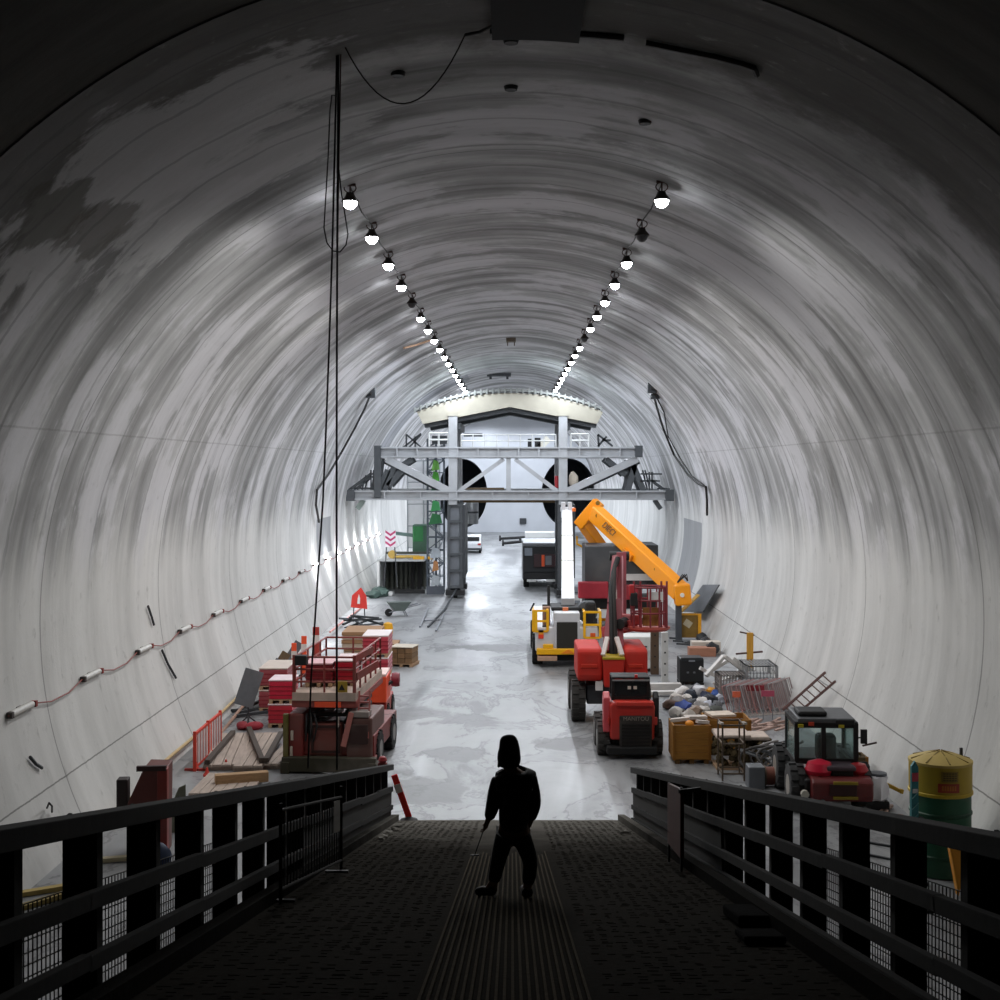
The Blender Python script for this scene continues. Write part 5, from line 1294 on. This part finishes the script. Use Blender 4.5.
# illegible printed lines on the notice plate
g = MB()
for k in range(4):
    for j in range(5):
        u = ca+.04+j*.088; r = R_+.034
        g._add([(r*math.sin(u), -r*math.cos(u), 1.885+k*.042), (r*math.sin(u+.07), -r*math.cos(u+.07), 1.885+k*.042), (r*math.sin(u+.07), -r*math.cos(u+.07), 1.908+k*.042), (r*math.sin(u), -r*math.cos(u), 1.908+k*.042)], [(0, 1, 2, 3)])
g.build('printed_lines', mat('#54431a', .6), us)
g = MB()
for j in range(6):
    u = ca+.0+j*.078; r = R_+.034
    g._add([(r*math.sin(u), -r*math.cos(u), 1.70), (r*math.sin(u+.055), -r*math.cos(u+.055), 1.70), (r*math.sin(u+.055), -r*math.cos(u+.055), 1.79), (r*math.sin(u), -r*math.cos(u), 1.79)], [(0, 1, 2, 3)])
g.build('printed_lines', mat('#c8782a', .6), us)
q = V((7.55, 24.35, 0))
t = thing('teal_panel', 'upright teal strip with a red square standing left of the tank', 'panel', q, .15)
MB().prism([(-.07, 0), (.07, 0), (.07, 2.18), (0, 2.3), (-.07, 2.2)], 'y', 0, .06).build('strip', mat('#2a7f86', .5, 0, .15, 3), t)
MB().bx(-.06, .06, -.012, 0, 1.92, 2.08).build('red_square', mat('#d0485a', .5), t)
MB().bx(-.05, .05, -.012, 0, 1.7, 1.78).build('white_arrow', M_WHT, t)
for k in range(4): MB().bar((-.06, -.008, 1.0+k*.2), (.06, -.008, 1.12+k*.2), .03, .01).build('white_mark', mat('#7fb9bc', .5), t)
MB().bx(-.2, .2, -.15, .3, 0, .06).build('base_plate', M_DGR, t)
tag(MB().prism([(-.11, 1.0), (.16, .95), (.12, .3), (.06, .05), (.0, .4)], 'y', -.1, .1).build('orange_chute', mat('#e89a22', .5, 0, .15, 3), None, .03, loc=(8.02, 23.6, -.03)), 'orange yellow tapered chute standing at the foot of the tank', 'chute')
tag(MB().bx(-.7, .7, -.04, .04, 0, .05).build('dark_strip', M_BLK, None, 0, loc=(7.7, 22.9, 0), rz=.3), 'thin dark strip on the floor in front of the tank', 'strip')
for i, (px, py, l, a) in enumerate(((880, 858, 1.1, -.7), (887, 876, .9, -.8), (884, 846, .8, -.6))):
    tag(MB().bx(-l/2, l/2, -.03, .03, 0, .04).build('floor_rod', M_DGR, None, 0, loc=FL(px, py), rz=a), 'thin dark rod on the floor seen through the right fence', 'rod', 'rods seen through the right fence')

# ---------------------------------------------------------------- heaps along the right wall
# black water crate
q = FL(692, 685)
t = thing('black_tote', 'black plastic tote standing in front of the white frames', 'tote', q)
MB().bx(-.43, .43, 0, .9, .08, .95).build('body', mat('#17191b', .5, 0, .2, 3, .1), t, .05)
MB().bx(-.40, .4, -.03, .0, .86, .98).build('rim', mat('#22272a', .5), t, .02)
MB().bx(-.12, .1, -.05, 0, .84, .9).build('handle', M_STL, t)
for x in (-.15, .08): MB().bx(x-.04, x+.04, -.02, .01, .42, .48).build('clip', M_GRY, t)
for x in (-.35, .35): MB().bx(x-.08, x+.08, 0, .9, 0, .08).build('foot', M_BLK, t)
# yellow-brown cage box and its surroundings
q = FL(690, 640)
t = thing('cage_box', 'yellow edged brown cage box by the wall under the crane tip', 'box', q)
MB().bx(-.52, .40, 0, 1.0, .05, 1.12).build('body', mat('#8a6a2a', .6, 0, .4, 5, .3), t, .02)
g = MB()
for x in (-.54, .46): g.bx(x-.05, x+.05, -.06, .06, 0, 1.2)
g.bx(-.54, .46, -.05, .03, 1.12, 1.2); g.bx(-.54, .46, -.05, .03, 0, .08); g.build('frame', mat('#e0a01e', .5), t)
MB().box((-.1, -.02, .75), (.35, .02, .3), Matrix.Rotation(.6, 3, 'Y')).build('pale_scrap', mat('#c8bca0', .6), t)
MB().bx(.36, .5, -.08, .02, .1, 1.15).build('edge_strip', mat('#f0a81c', .5), t)
tag(MB().bar((-.5, 0, .0), (.35, .3, .75), .3, .05).build('yellow_board', wood('#d0a850'), None, 0, loc=q+V((.15, .55, 1.22))), 'yellow board leaning on top of the cage box', 'board')
for i, (px, py) in enumerate(((702, 644), (706, 649), (712, 655), (703, 652))):
    c = FL(px, py)
    tag(MB().blob((0, 0, .25), (.28, .25, .3), .18).build('black_bag', mat('#191a1e', .5, 0, .3, 6, .3), None, 0, True, c), 'black bag in the dark heap right of the cage box', 'bag', 'black bags beside the cage box')
# road plates leaning on the right wall above the cage
for i, (pix, hx_) in enumerate(((((684, 612), (704, 612), (720, 585), (704, 585)), '#6d7074'),)):
    ps = [W(x, y, .3) for x, y in pix]; g = MB()
    cen = sum(ps, V())/4
    n = (ps[1]-ps[0]).cross(ps[3]-ps[0]).normalized()*.06
    g._add([p-cen for p in ps]+[p-cen+n for p in ps], [(0, 1, 2, 3), (4, 5, 6, 7), (0, 1, 5, 4), (1, 2, 6, 5), (2, 3, 7, 6), (3, 0, 4, 7)])
    tag(g.build('steel_plate', mat(hx_, .6, .3, .2, 3), None, 0, loc=cen), 'grey steel plate leaning on the right wall beyond the cage box', 'plate')
# white frame profiles in a heap
M_PRO = mat('#d2cfcb', .5, 0, .12, 4, .05, .15)
pr = (((706, 676), (724, 656), 1.1), ((724, 656), (751, 676), 1.1), ((708, 672), (728, 660), .6), ((732, 658), (754, 672), .5), ((714, 684), (746, 672), .3), ((700, 668), (744, 690), .15), ((722, 690), (748, 662), .2), ((735, 684), (758, 680), .3))
for i, (a, b, z) in enumerate(pr):
    y = 43.5+.25*i
    p, q = P(*a, y), P(*b, y+.3)
    p.z = max(p.z, .1); q.z = max(q.z, .1)
    tag(MB().bar(p, q, .17, .12).build('white_profile', M_PRO, None, .01), 'long white profile in the heap of white frames by the right wall', 'profile', 'white profiles by the right wall')
for i, (px, py, w_, c) in enumerate(((722, 648, 1.2, '#cfc4b8'), (722, 654, 1.1, '#a8745c'), (715, 644, .9, '#8a8c90'))):
    q = FL(px, py+6); tag(MB().bx(-w_/2, w_/2, 0, .6, 0, .22+.14*(2-i)).build('stacked_board', wood(c), None, .01, loc=q+V((-.65, .9*i, 0))), ('pale top board stack beyond the white frames', 'reddish board stack beyond the white frames', 'grey board stack furthest beyond the white frames')[i], 'board stack')
for i in range(5):
    p = FL(700+i*4, 642+(i*3) % 7); tag(MB().bar(p+V((0, 0, .08)), p+V((-1.3, .5, .12)), .08).build('dark_rod', M_DGR), 'dark rod lying among the boards beyond the white frames', 'rod', 'dark rods beyond the white frames')
# white beams lying left of the heap
for i, (px0, px1, py, h_) in enumerate(((642, 682, 692, .28), (648, 684, 697, .18))):
    p, q = FL(px0, py), FL(px1, py)
    t_ = thing('white_beam', ('thicker white beam on the floor in front of the black tote', 'thinner white beam on the floor in front of the thicker one')[i], 'beam', p, .05)
    l = q.x-p.x
    MB().bx(0, l, 0, .3, .05, h_).build('beam', M_PRO, t_, .02)
    for x in (.1, l-.15): MB().bx(x-.06, x+.06, 0, .3, 0, .05).build('packer', M_TIM, t_)
# bags, bins and rubbish heap
bags = ((676, 699, '#c8c0b8'), (683, 694, '#e0dcd8'), (690, 697, '#2a3240'), (700, 692, '#d8d8dc'), (706, 697, '#24304e'), (713, 693, '#e09a2a'), (719, 700, '#c8ccd8'), (684, 709, '#2c4a9a'), (694, 704, '#3a3c42'), (701, 709, '#a8a4a0'), (708, 706, '#c4c8d4'), (715, 712, '#4c4e48'), (709, 716, '#5a5a52'), (696, 714, '#8a7462'), (676, 714, '#d0ccc6'), (671, 706, '#6a5448'), (688, 718, '#b8b0a8'), (719, 690, '#dcd8d4'), (679, 704, '#8a8480'), (697, 690, '#6c6e74'), (704, 713, '#c0bab4'), (711, 701, '#3a3e46'), (686, 701, '#d4cec8'), (692, 709, '#a09a96'), (717, 706, '#7a7c80'), (702, 704, '#e4e0dc'), (682, 713, '#54504c'), (716, 697, '#3c5ea8'))
nmz = {'#3c5ea8': 'small blue', '#2c4a9a': 'bright blue', '#e09a2a': 'orange yellow', '#8a7462': 'brown', '#24304e': 'navy blue'}
for i, (px, py, c) in enumerate(bags):
    cl = nmz.get(c)
    lab = ('%s sack in the rubbish heap beyond the golden crates' % cl) if cl else 'sack in the mixed rubbish heap beyond the golden crates'
    s_ = random.uniform(.15, .23) if c != '#2c4a9a' else .24
    o = MB().blob((0, 0, s_*.72), (s_*1.25, s_, s_*.9), .26).build('rubbish_sack', mat(c, .6, 0, .25, 6, .35), None, 0, True, FL(px, py+3), random.uniform(0, 3))
    tag(o, lab, 'sack', None if cl else 'mixed sacks in the rubbish heap')
# wire mesh cages
def cage(label, px, py, w, d, h, hexc='#9a9c9e', rz=0.):
    q = FL(px, py); t = thing('mesh_cage', label, 'cage', q, rz)
    g = MB()
    n = 9
    for i in range(n+1):
        x = -w/2+w*i/n
        for y in (0, d): g.bx(x-.012, x+.012, y-.012, y+.012, .1, h)
        g.bx(x-.012, x+.012, 0, d, h-.012, h+.012)
    for k in range(6):
        z = .1+(h-.1)*k/5
        for y in (0, d): g.bx(-w/2, w/2, y-.012, y+.012, z-.012, z+.012)
        for x in (-w/2, w/2): g.bx(x-.012, x+.012, 0, d, z-.012, z+.012)
    for i in range(6):
        y = d*i/5
        for x in (-w/2, w/2): g.bx(x-.012, x+.012, y-.012, y+.012, .1, h)
        g.bx(-w/2, w/2, y-.012, y+.012, h-.012, h+.012)
    g.build('wire_mesh', mat(hexc, .5, .4), t)
    for x in (-w/2, w/2):
        for y in (0, d): MB().bx(x-.035, x+.035, y-.035, y+.035, 0, h).build('corner_post', mat(hexc, .5, .4), t)
    MB().bx(-w/2+.05, w/2-.05, .05, d-.05, .1, h*.7).build('contents', mat('#a8aaac', .7, 0, .3, 5, .5), t, .05)
    return t
cage('larger grey wire mesh cage by the right wall above the barriers', 762, 704, 1.0, 1.4, 1.25)
cage('smaller grey wire mesh cage beside the rubbish heap', 734, 703, .9, 1.0, .9, '#a49c98')
# nested crowd barriers leaning in a row
for i in range(12):
    q = FL(730+i*4.6, 717-.3*i)
    t = thing('crowd_barrier', 'faded red and grey crowd barrier nested in the row below the mesh cages', 'barrier', q, 1.0, 'nested crowd barriers')
    g = MB(); lean = .28; m_ = mat(('#b88a88', '#b4b4b6', '#b09a98')[i % 3], .5, .3)
    g.tube([(0, 0, .05), (0, lean*.2, .15), (0, lean, .92), (1.5, lean, .92), (1.5, lean*.2, .15), (0, lean*.2, .15)], .022, 6)
    for k in range(9): x = .15*(k+1); g.tube([(x, lean*.2, .15), (x, lean, .92)], .012, 5)
    g.build('frame', m_, t)
    for x in (.1, 1.4): MB().bar((x, -.25, .02), (x, .3, .02), .05, .03).build('foot', mat('#c0b8b4', .5), t)
for i, (px, py, w_, c) in enumerate(((753, 702, .6, '#8c2430'), (766, 708, .4, '#b8506a'), (735, 709, .25, '#e06a4a'))):
    q = FL(px, py+10); bt_ = thing('marker_board', ('dark red marker board standing in front of the nested barriers', 'pink marker board standing right of the dark red one', 'small orange marker board standing left of the dark red one')[i], 'board', q+V((0, -.3, 0))); MB().bx(-w_/2, w_/2, 0, .04, .72, .9).build('board', mat(c, .5), bt_)
    for x in (-w_*.36, w_*.36): MB().bx(x-.012, x+.012, .0, .03, 0, .74).build('leg', M_STL, bt_)
# pinkish gravel bed and strewn laths
for i in range(14):
    px, py = 740+i*3.8, 722+(i*5) % 9; q = FL(px, py)
    tag(MB().bx(-.6, .6, -.04, .04, .0, .05+.01*(i % 3)).build('lath', wood('#c0a296'), None, 0, loc=q, rz=.6+.12*(i % 5)), 'pale pinkish lath strewn on the floor below the nested barriers', 'lath', 'laths strewn below the barriers')
for i in range(6):
    px, py = 748+i*9, 742+(i*7) % 14; q = FL(px, py)
    tag(MB().bx(-.4, .4, -.025, .025, .0, .03).build('scrap_strip', M_DGR, None, 0, loc=q, rz=.2+.5*(i % 3)), 'dark metal strip on the pale floor left of the telehandler', 'strip', 'metal strips left of the telehandler')
# yellow timber post with a cross piece
q = FL(760, 697); q.y += 1.8
t = thing('yellow_post', 'yellow timber post with dark cross pieces above the mesh cages', 'post', q)
MB().bx(-.11, .11, 0, .14, 0, 1.95).build('post', wood('#d09a3a', 'z'), t)
MB().bar((-.5, .07, 1.2), (.45, .07, 1.28), .08, .06).build('cross_piece', mat('#5a4440', .7), t)
MB().bar((-.36, .07, 1.98), (.15, .07, 1.86), .06, .05).build('cross_piece', mat('#5a4440', .7), t)
# ladder leaning along the right wall
p0, p1 = V((8.68, 40.2, .06)), V((9.35, 37.6, 1.62))
t = thing('wall_ladder', 'dark reddish ladder leaning low along the right wall', 'ladder', p0)
ax_ = p1-p0; sd = V((-.30, -.02, .26))
for s_ in (0, 1): MB().bar(sd*s_, ax_+sd*s_, .05, .06).build('stile', mat('#6a4a46', .6), t)
for k in range(8): MB().bar(ax_*((k+.5)/8), ax_*((k+.5)/8)+sd, .035).build('rung', mat('#8a6a64', .6), t)
# ================================================================ PERSON AND THINGS ON THE RAMP
PY = 14.18
base = V((0, PY, rampz(PY)+.012))
SP = FOC/PY
def pj(px, py, dy=0.0): return V(((px-VX)/SP, dy, (897-py)/SP))
def skin(name, verts, edges, radii, m, parent, root=0, sub=2):
    me = bpy.data.meshes.new(name); me.from_pydata([tuple(v) for v in verts], edges, []); me.materials.append(m)
    o = bpy.data.objects.new(name, me); COL.objects.link(o); o.parent = parent
    sk = o.modifiers.new('skin', 'SKIN'); sk.use_smooth_shade = True
    for i, r in enumerate(radii):
        r = r if isinstance(r, tuple) else (r, r)
        me.skin_vertices[0].data[i].radius = r; me.skin_vertices[0].data[i].use_root = (i == root)
    s = o.modifiers.new('sub', 'SUBSURF'); s.levels = sub; s.render_levels = sub
    return o
class SKG:
    def __init__(s): s.v, s.e, s.r = [], [], []
    def n(s, p, r, frm=None):
        s.v.append(V(p)); s.r.append(r)
        if frm is not None: s.e.append((frm, len(s.v)-1))
        return len(s.v)-1
t = thing('person', 'person in a dark hooded jacket walking down the ramp with a thin stick', 'person', base)
b = SKG()
pel = b.n(pj(514, 832), (.15, .11)); ab = b.n(pj(514, 812), (.145, .105), pel); ch = b.n(pj(514.5, 790), (.17, .12), ab); sh = b.n(pj(513.5, 778), (.11, .08), ch)
nk = b.n(pj(510, 768, -.01), .055, sh); hd0 = b.n(pj(509, 760, .0), (.075, .085), nk); hd1 = b.n(pj(508.5, 751, .0), (.085, .1), hd0); hd2 = b.n(pj(508.5, 743, .01), (.065, .08), hd1)
nose = b.n(pj(502, 755, .09), .02, hd1)
def leg(hip, knee, ank, toe, dk, da, dt):
    h = b.n(pj(*hip, 0), (.095, .1), pel); m_ = b.n((pj(*hip, 0)+pj(*knee, dk))/2, .085, h); k = b.n(pj(*knee, dk), .062, m_)
    c = b.n((pj(*knee, dk)*.6+pj(*ank, da)*.4)+V((0, -.015, 0)), .06, k); a = b.n(pj(*ank, da), .042, c)
    he = b.n(pj(*ank, da)+V((.0, -.03, -.05)), .042, a); to = b.n(pj(*toe, dt), (.04, .035), a)
    return a
leg((505, 840), (499, 862), (492.5, 889), (478, 898), .05, .02, .07)
leg((522, 840), (531, 863), (527, 890), (524, 896.5), .02, -.06, .16)
def arm(shp, elb, wr, hand, de, dw, dh, curl):
    s_ = b.n(pj(*shp, 0), .062, sh); e = b.n(pj(*elb, de), .047, s_); f = b.n((pj(*elb, de)+pj(*wr, dw))/2, .043, e); w_ = b.n(pj(*wr, dw), .031, f)
    P0 = pj(*wr, dw); d = (pj(*hand, dh)-P0).normalized(); side = V((0, 1, 0)).cross(d).normalized(); fw = d.cross(side)
    pm = b.n(P0+d*.045, (.036, .022), w_); pk = b.n(P0+d*.085, (.038, .02), pm)
    for i, l in enumerate((.068, .078, .072, .056)):
        o_ = fw*(.027-.018*i)
        k0 = b.n(P0+d*.092+o_, .0095, pk); k1 = b.n(P0+d*(.092+l*.5)+o_+side*curl*.4, .0088, k0); b.n(P0+d*(.092+l*.75)+o_+side*curl*1.3, .0078, k1)
    t0 = b.n(P0+d*.04+fw*.042, .011, pm); t1 = b.n(P0+d*.075+fw*.055+side*curl*.5, .0095, t0); b.n(P0+d*.1+fw*.05+side*curl, .0085, t1)
    return P0+d*.1
hl = arm((498, 778), (492.5, 806), (487.5, 823), (484.5, 832), -.03, .03, .06, .03)
hr = arm((530, 778), (534.5, 804), (531, 823), (528, 832), -.04, .05, .09, -.03)
skin('body', b.v, b.e, b.r, mat('#8a6a56', .6), t, pel)
M_CL = mat('#15171a', .85, 0, .3, 12, .3); M_TR2 = mat('#101113', .85, 0, .3, 12, .3)
j = SKG()
w0 = j.n(pj(513, 834), (.22, .17)); w1 = j.n(pj(514, 818), (.235, .18), w0); w2 = j.n(pj(515, 800), (.25, .19), w1); w3 = j.n(pj(515, 786), (.255, .195), w2); w4 = j.n(pj(514.5, 777), (.235, .165), w3); w5 = j.n(pj(512.5, 770.5), (.15, .13), w4)
for shp, elb, wr, de, dw in (((498.5, 779), (493, 806), (488.5, 821), -.03, .03), ((530, 779), (534.5, 804), (531, 822), -.04, .05)):
    a0 = j.n(pj(*shp), .1, w4); a1 = j.n((pj(*shp)+pj(*elb, de))/2, .095, a0); a2 = j.n(pj(*elb, de), .085, a1); a3 = j.n(pj(*wr, dw), .058, a2)
skin('jacket', j.v, j.e, j.r, M_CL, t, w0)
h = SKG()
h0 = h.n(pj(511.5, 771), (.14, .13)); h1 = h.n(pj(509.5, 760, -.01), (.118, .125), h0); h2 = h.n(pj(509, 749, -.01), (.12, .13), h1); h3 = h.n(pj(508.5, 740.5, .0), (.098, .11), h2); h.n(pj(508, 735.5, .02), (.055, .065), h3)
pk_ = h.n(pj(502.5, 759.5, .04), (.075, .075), h1); h.n(pj(499, 764.5, .05), (.04, .04), pk_)
skin('hood', h.v, h.e, h.r, M_CL, t, 1)
tr = SKG()
r0 = tr.n(pj(513.5, 826), (.16, .13))
for hip, knee, ank, dk, da in (((504, 840), (498.5, 862), (493, 886), .05, .02), ((522.5, 840), (531, 863), (527.5, 886), .02, -.06)):
    a0 = tr.n(pj(*hip), .112, r0); a1 = tr.n((pj(*hip)+pj(*knee, dk))/2, .105, a0); a2 = tr.n(pj(*knee, dk), .088, a1); a3 = tr.n((pj(*knee, dk)*.5+pj(*ank, da)*.5)+V((0, -.01, 0)), .085, a2); tr.n(pj(*ank, da), .07, a3)
skin('trousers', tr.v, tr.e, tr.r, M_TR2, t, 0)
for ank, toe, da, dt in (((493, 888), (475, 897), .02, .07), ((527.5, 888), (523.5, 895.5), -.06, .17)):
    k = SKG(); A = pj(*ank, da); T = pj(*toe, dt); g0 = k.n(A+V((0, 0, .03)), .07); g1 = k.n(A+V((.0, -.015, -.06)), (.065, .06), g0)
    g2 = k.n(A*.5+T*.5+V((0, 0, .0)), (.06, .055), g1); k.n(T+V((0, 0, .01)), (.05, .04), g2)
    skin('boot', k.v, k.e, k.r, mat('#17130f', .7), t, 0)
# the thin stick in the left hand
st = thing('walking_stick', 'thin dark stick with a flat foot held by the person', 'stick', base)
MB().tube([hl+V((.0, .0, .03)), pj(474.5, 859, .12)], .006, 6).build('shaft', M_BLK, st)
MB().bar(pj(470, 859.5, .12), pj(479, 859, .12), .03, .012).build('foot', M_BLK, st)

# crowd barrier with a paper notice standing along the left fence
a, bq = V((-2.24, 17.05, rampz(17.05))), V((-2.42, 13.6, rampz(13.6)))
t = thing('ramp_barrier', 'dark crowd barrier with a paper notice standing along the left ramp fence', 'barrier', a)
dv = bq-a; g = MB()
g.tube([(0, 0, 0), (0, 0, 1.12)], .02, 7); g.tube([dv, dv+V((0, 0, 1.05))], .02, 7)
g.tube([V((0, 0, .98)), dv+V((0, 0, .98))], .018, 7); g.tube([V((0, 0, .15)), dv+V((0, 0, .15))], .018, 7)
for k in range(1, 22): g.tube([dv*(k/22)+V((0, 0, .15)), dv*(k/22)+V((0, 0, .98))], .008, 5)
g.build('frame', mat('#211d1b', .95), t)
for f in (.04, .96): MB().bar(dv*f+V((-.18, 0, .015)), dv*f+V((.12, 0, .015)), .05, .03).build('foot', M_BLK, t)
n = MB(); p_ = dv*.08; q_ = dv*.2
n._add([V((.03, 0, 0))+p_+V((0, 0, .55)), V((.03, 0, 0))+q_+V((0, 0, .55)), V((.03, 0, 0))+q_+V((0, 0, .95)), V((.03, 0, 0))+p_+V((0, 0, .95)), V((.036, 0, 0))+p_+V((0, 0, .55)), V((.036, 0, 0))+q_+V((0, 0, .55)), V((.036, 0, 0))+q_+V((0, 0, .95)), V((.036, 0, 0))+p_+V((0, 0, .95))], [(0, 1, 2, 3), (4, 5, 6, 7), (0, 1, 5, 4), (1, 2, 6, 5), (2, 3, 7, 6), (3, 0, 4, 7)])
n.build('paper_notice', mat('#6a675f', .7), t)
# dull red board seen nearly edge on by the right fence
yv = 17.0; xr = 2.2
t = thing('edge_board', 'dull dark red board standing on thin legs by the right ramp fence', 'board', V((xr, yv, rampz(yv))), 0)
MB()._add([(0, 0, .18), (0, 1.4, -.02), (0, 1.4, .82), (0, 0, 1.08), (.05, 0, .18), (.05, 1.4, -.02), (.05, 1.4, .82), (.05, 0, 1.08)], [(0, 1, 2, 3), (4, 5, 6, 7), (0, 1, 5, 4), (1, 2, 6, 5), (2, 3, 7, 6), (3, 0, 4, 7)]).build('panel', mat('#4a231c', .7, 0, .25, 4, .2), t)
g = MB().bar((.02, .03, -.0), (.02, .03, 1.1), .03).bar((.02, 1.37, -.28), (.02, 1.37, .84), .03); g.bar((-.02, -.03, 1.06), (.28, .1, 1.06), .03, .05); g.build('leg', M_BLK, t)
# odds and ends on the deck by the kerbs
for i, (x, y, w_, l, h_) in enumerate(((2.2, 12.2, .3, .9, .1), (2.1, 11.0, .35, .5, .06))):
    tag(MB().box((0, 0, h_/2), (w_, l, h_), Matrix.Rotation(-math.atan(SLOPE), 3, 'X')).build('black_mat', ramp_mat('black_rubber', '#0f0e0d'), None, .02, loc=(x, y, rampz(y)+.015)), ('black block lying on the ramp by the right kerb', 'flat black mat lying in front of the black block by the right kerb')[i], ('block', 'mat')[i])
for i, (x, y) in enumerate(((-2.3, 24.1), (-2.25, 25.0), (-2.32, 26.2), (-2.28, 22.9), (2.1, 24.0))):
    tag(MB().blob((0, 0, .04), (.09, .12, .06), .25).build('rubble_lump', mat('#77736c', .9), None, 0, False, (x, y, rampz(y)-.02), i), 'lump of grey rubble on the ramp by the kerb', 'rubble', 'rubble lumps by the kerbs')
# ================================================================ CAMERA / WORLD
cd = bpy.data.cameras.new('camera'); cam = bpy.data.objects.new('camera', cd); COL.objects.link(cam)
cam.location = (0, 0, CAMZ); cam.rotation_euler = (PI/2, 0, 0)
cd.sensor_width = 36; cd.lens = FOC/1000*36; cd.shift_x = -.012; cd.shift_y = -.032
cd.clip_start = .1; cd.clip_end = 400
SC.camera = cam
w = bpy.data.worlds.new('world'); SC.world = w; w.use_nodes = True
w.node_tree.nodes['Background'].inputs[0].default_value = (.5, .55, .6, 1); w.node_tree.nodes['Background'].inputs[1].default_value = .012
vs = SC.view_settings; vs.view_transform = 'Standard'; vs.look = 'None'; vs.gamma = 1; vs.use_curve_mapping = False
vs.exposure = 0.0
SC.cycles.use_light_tree = True
SC.cycles.max_bounces = 8; SC.cycles.diffuse_bounces = 5
SC.cycles.sample_clamp_indirect = 6.0
SC.cycles.use_denoising = True
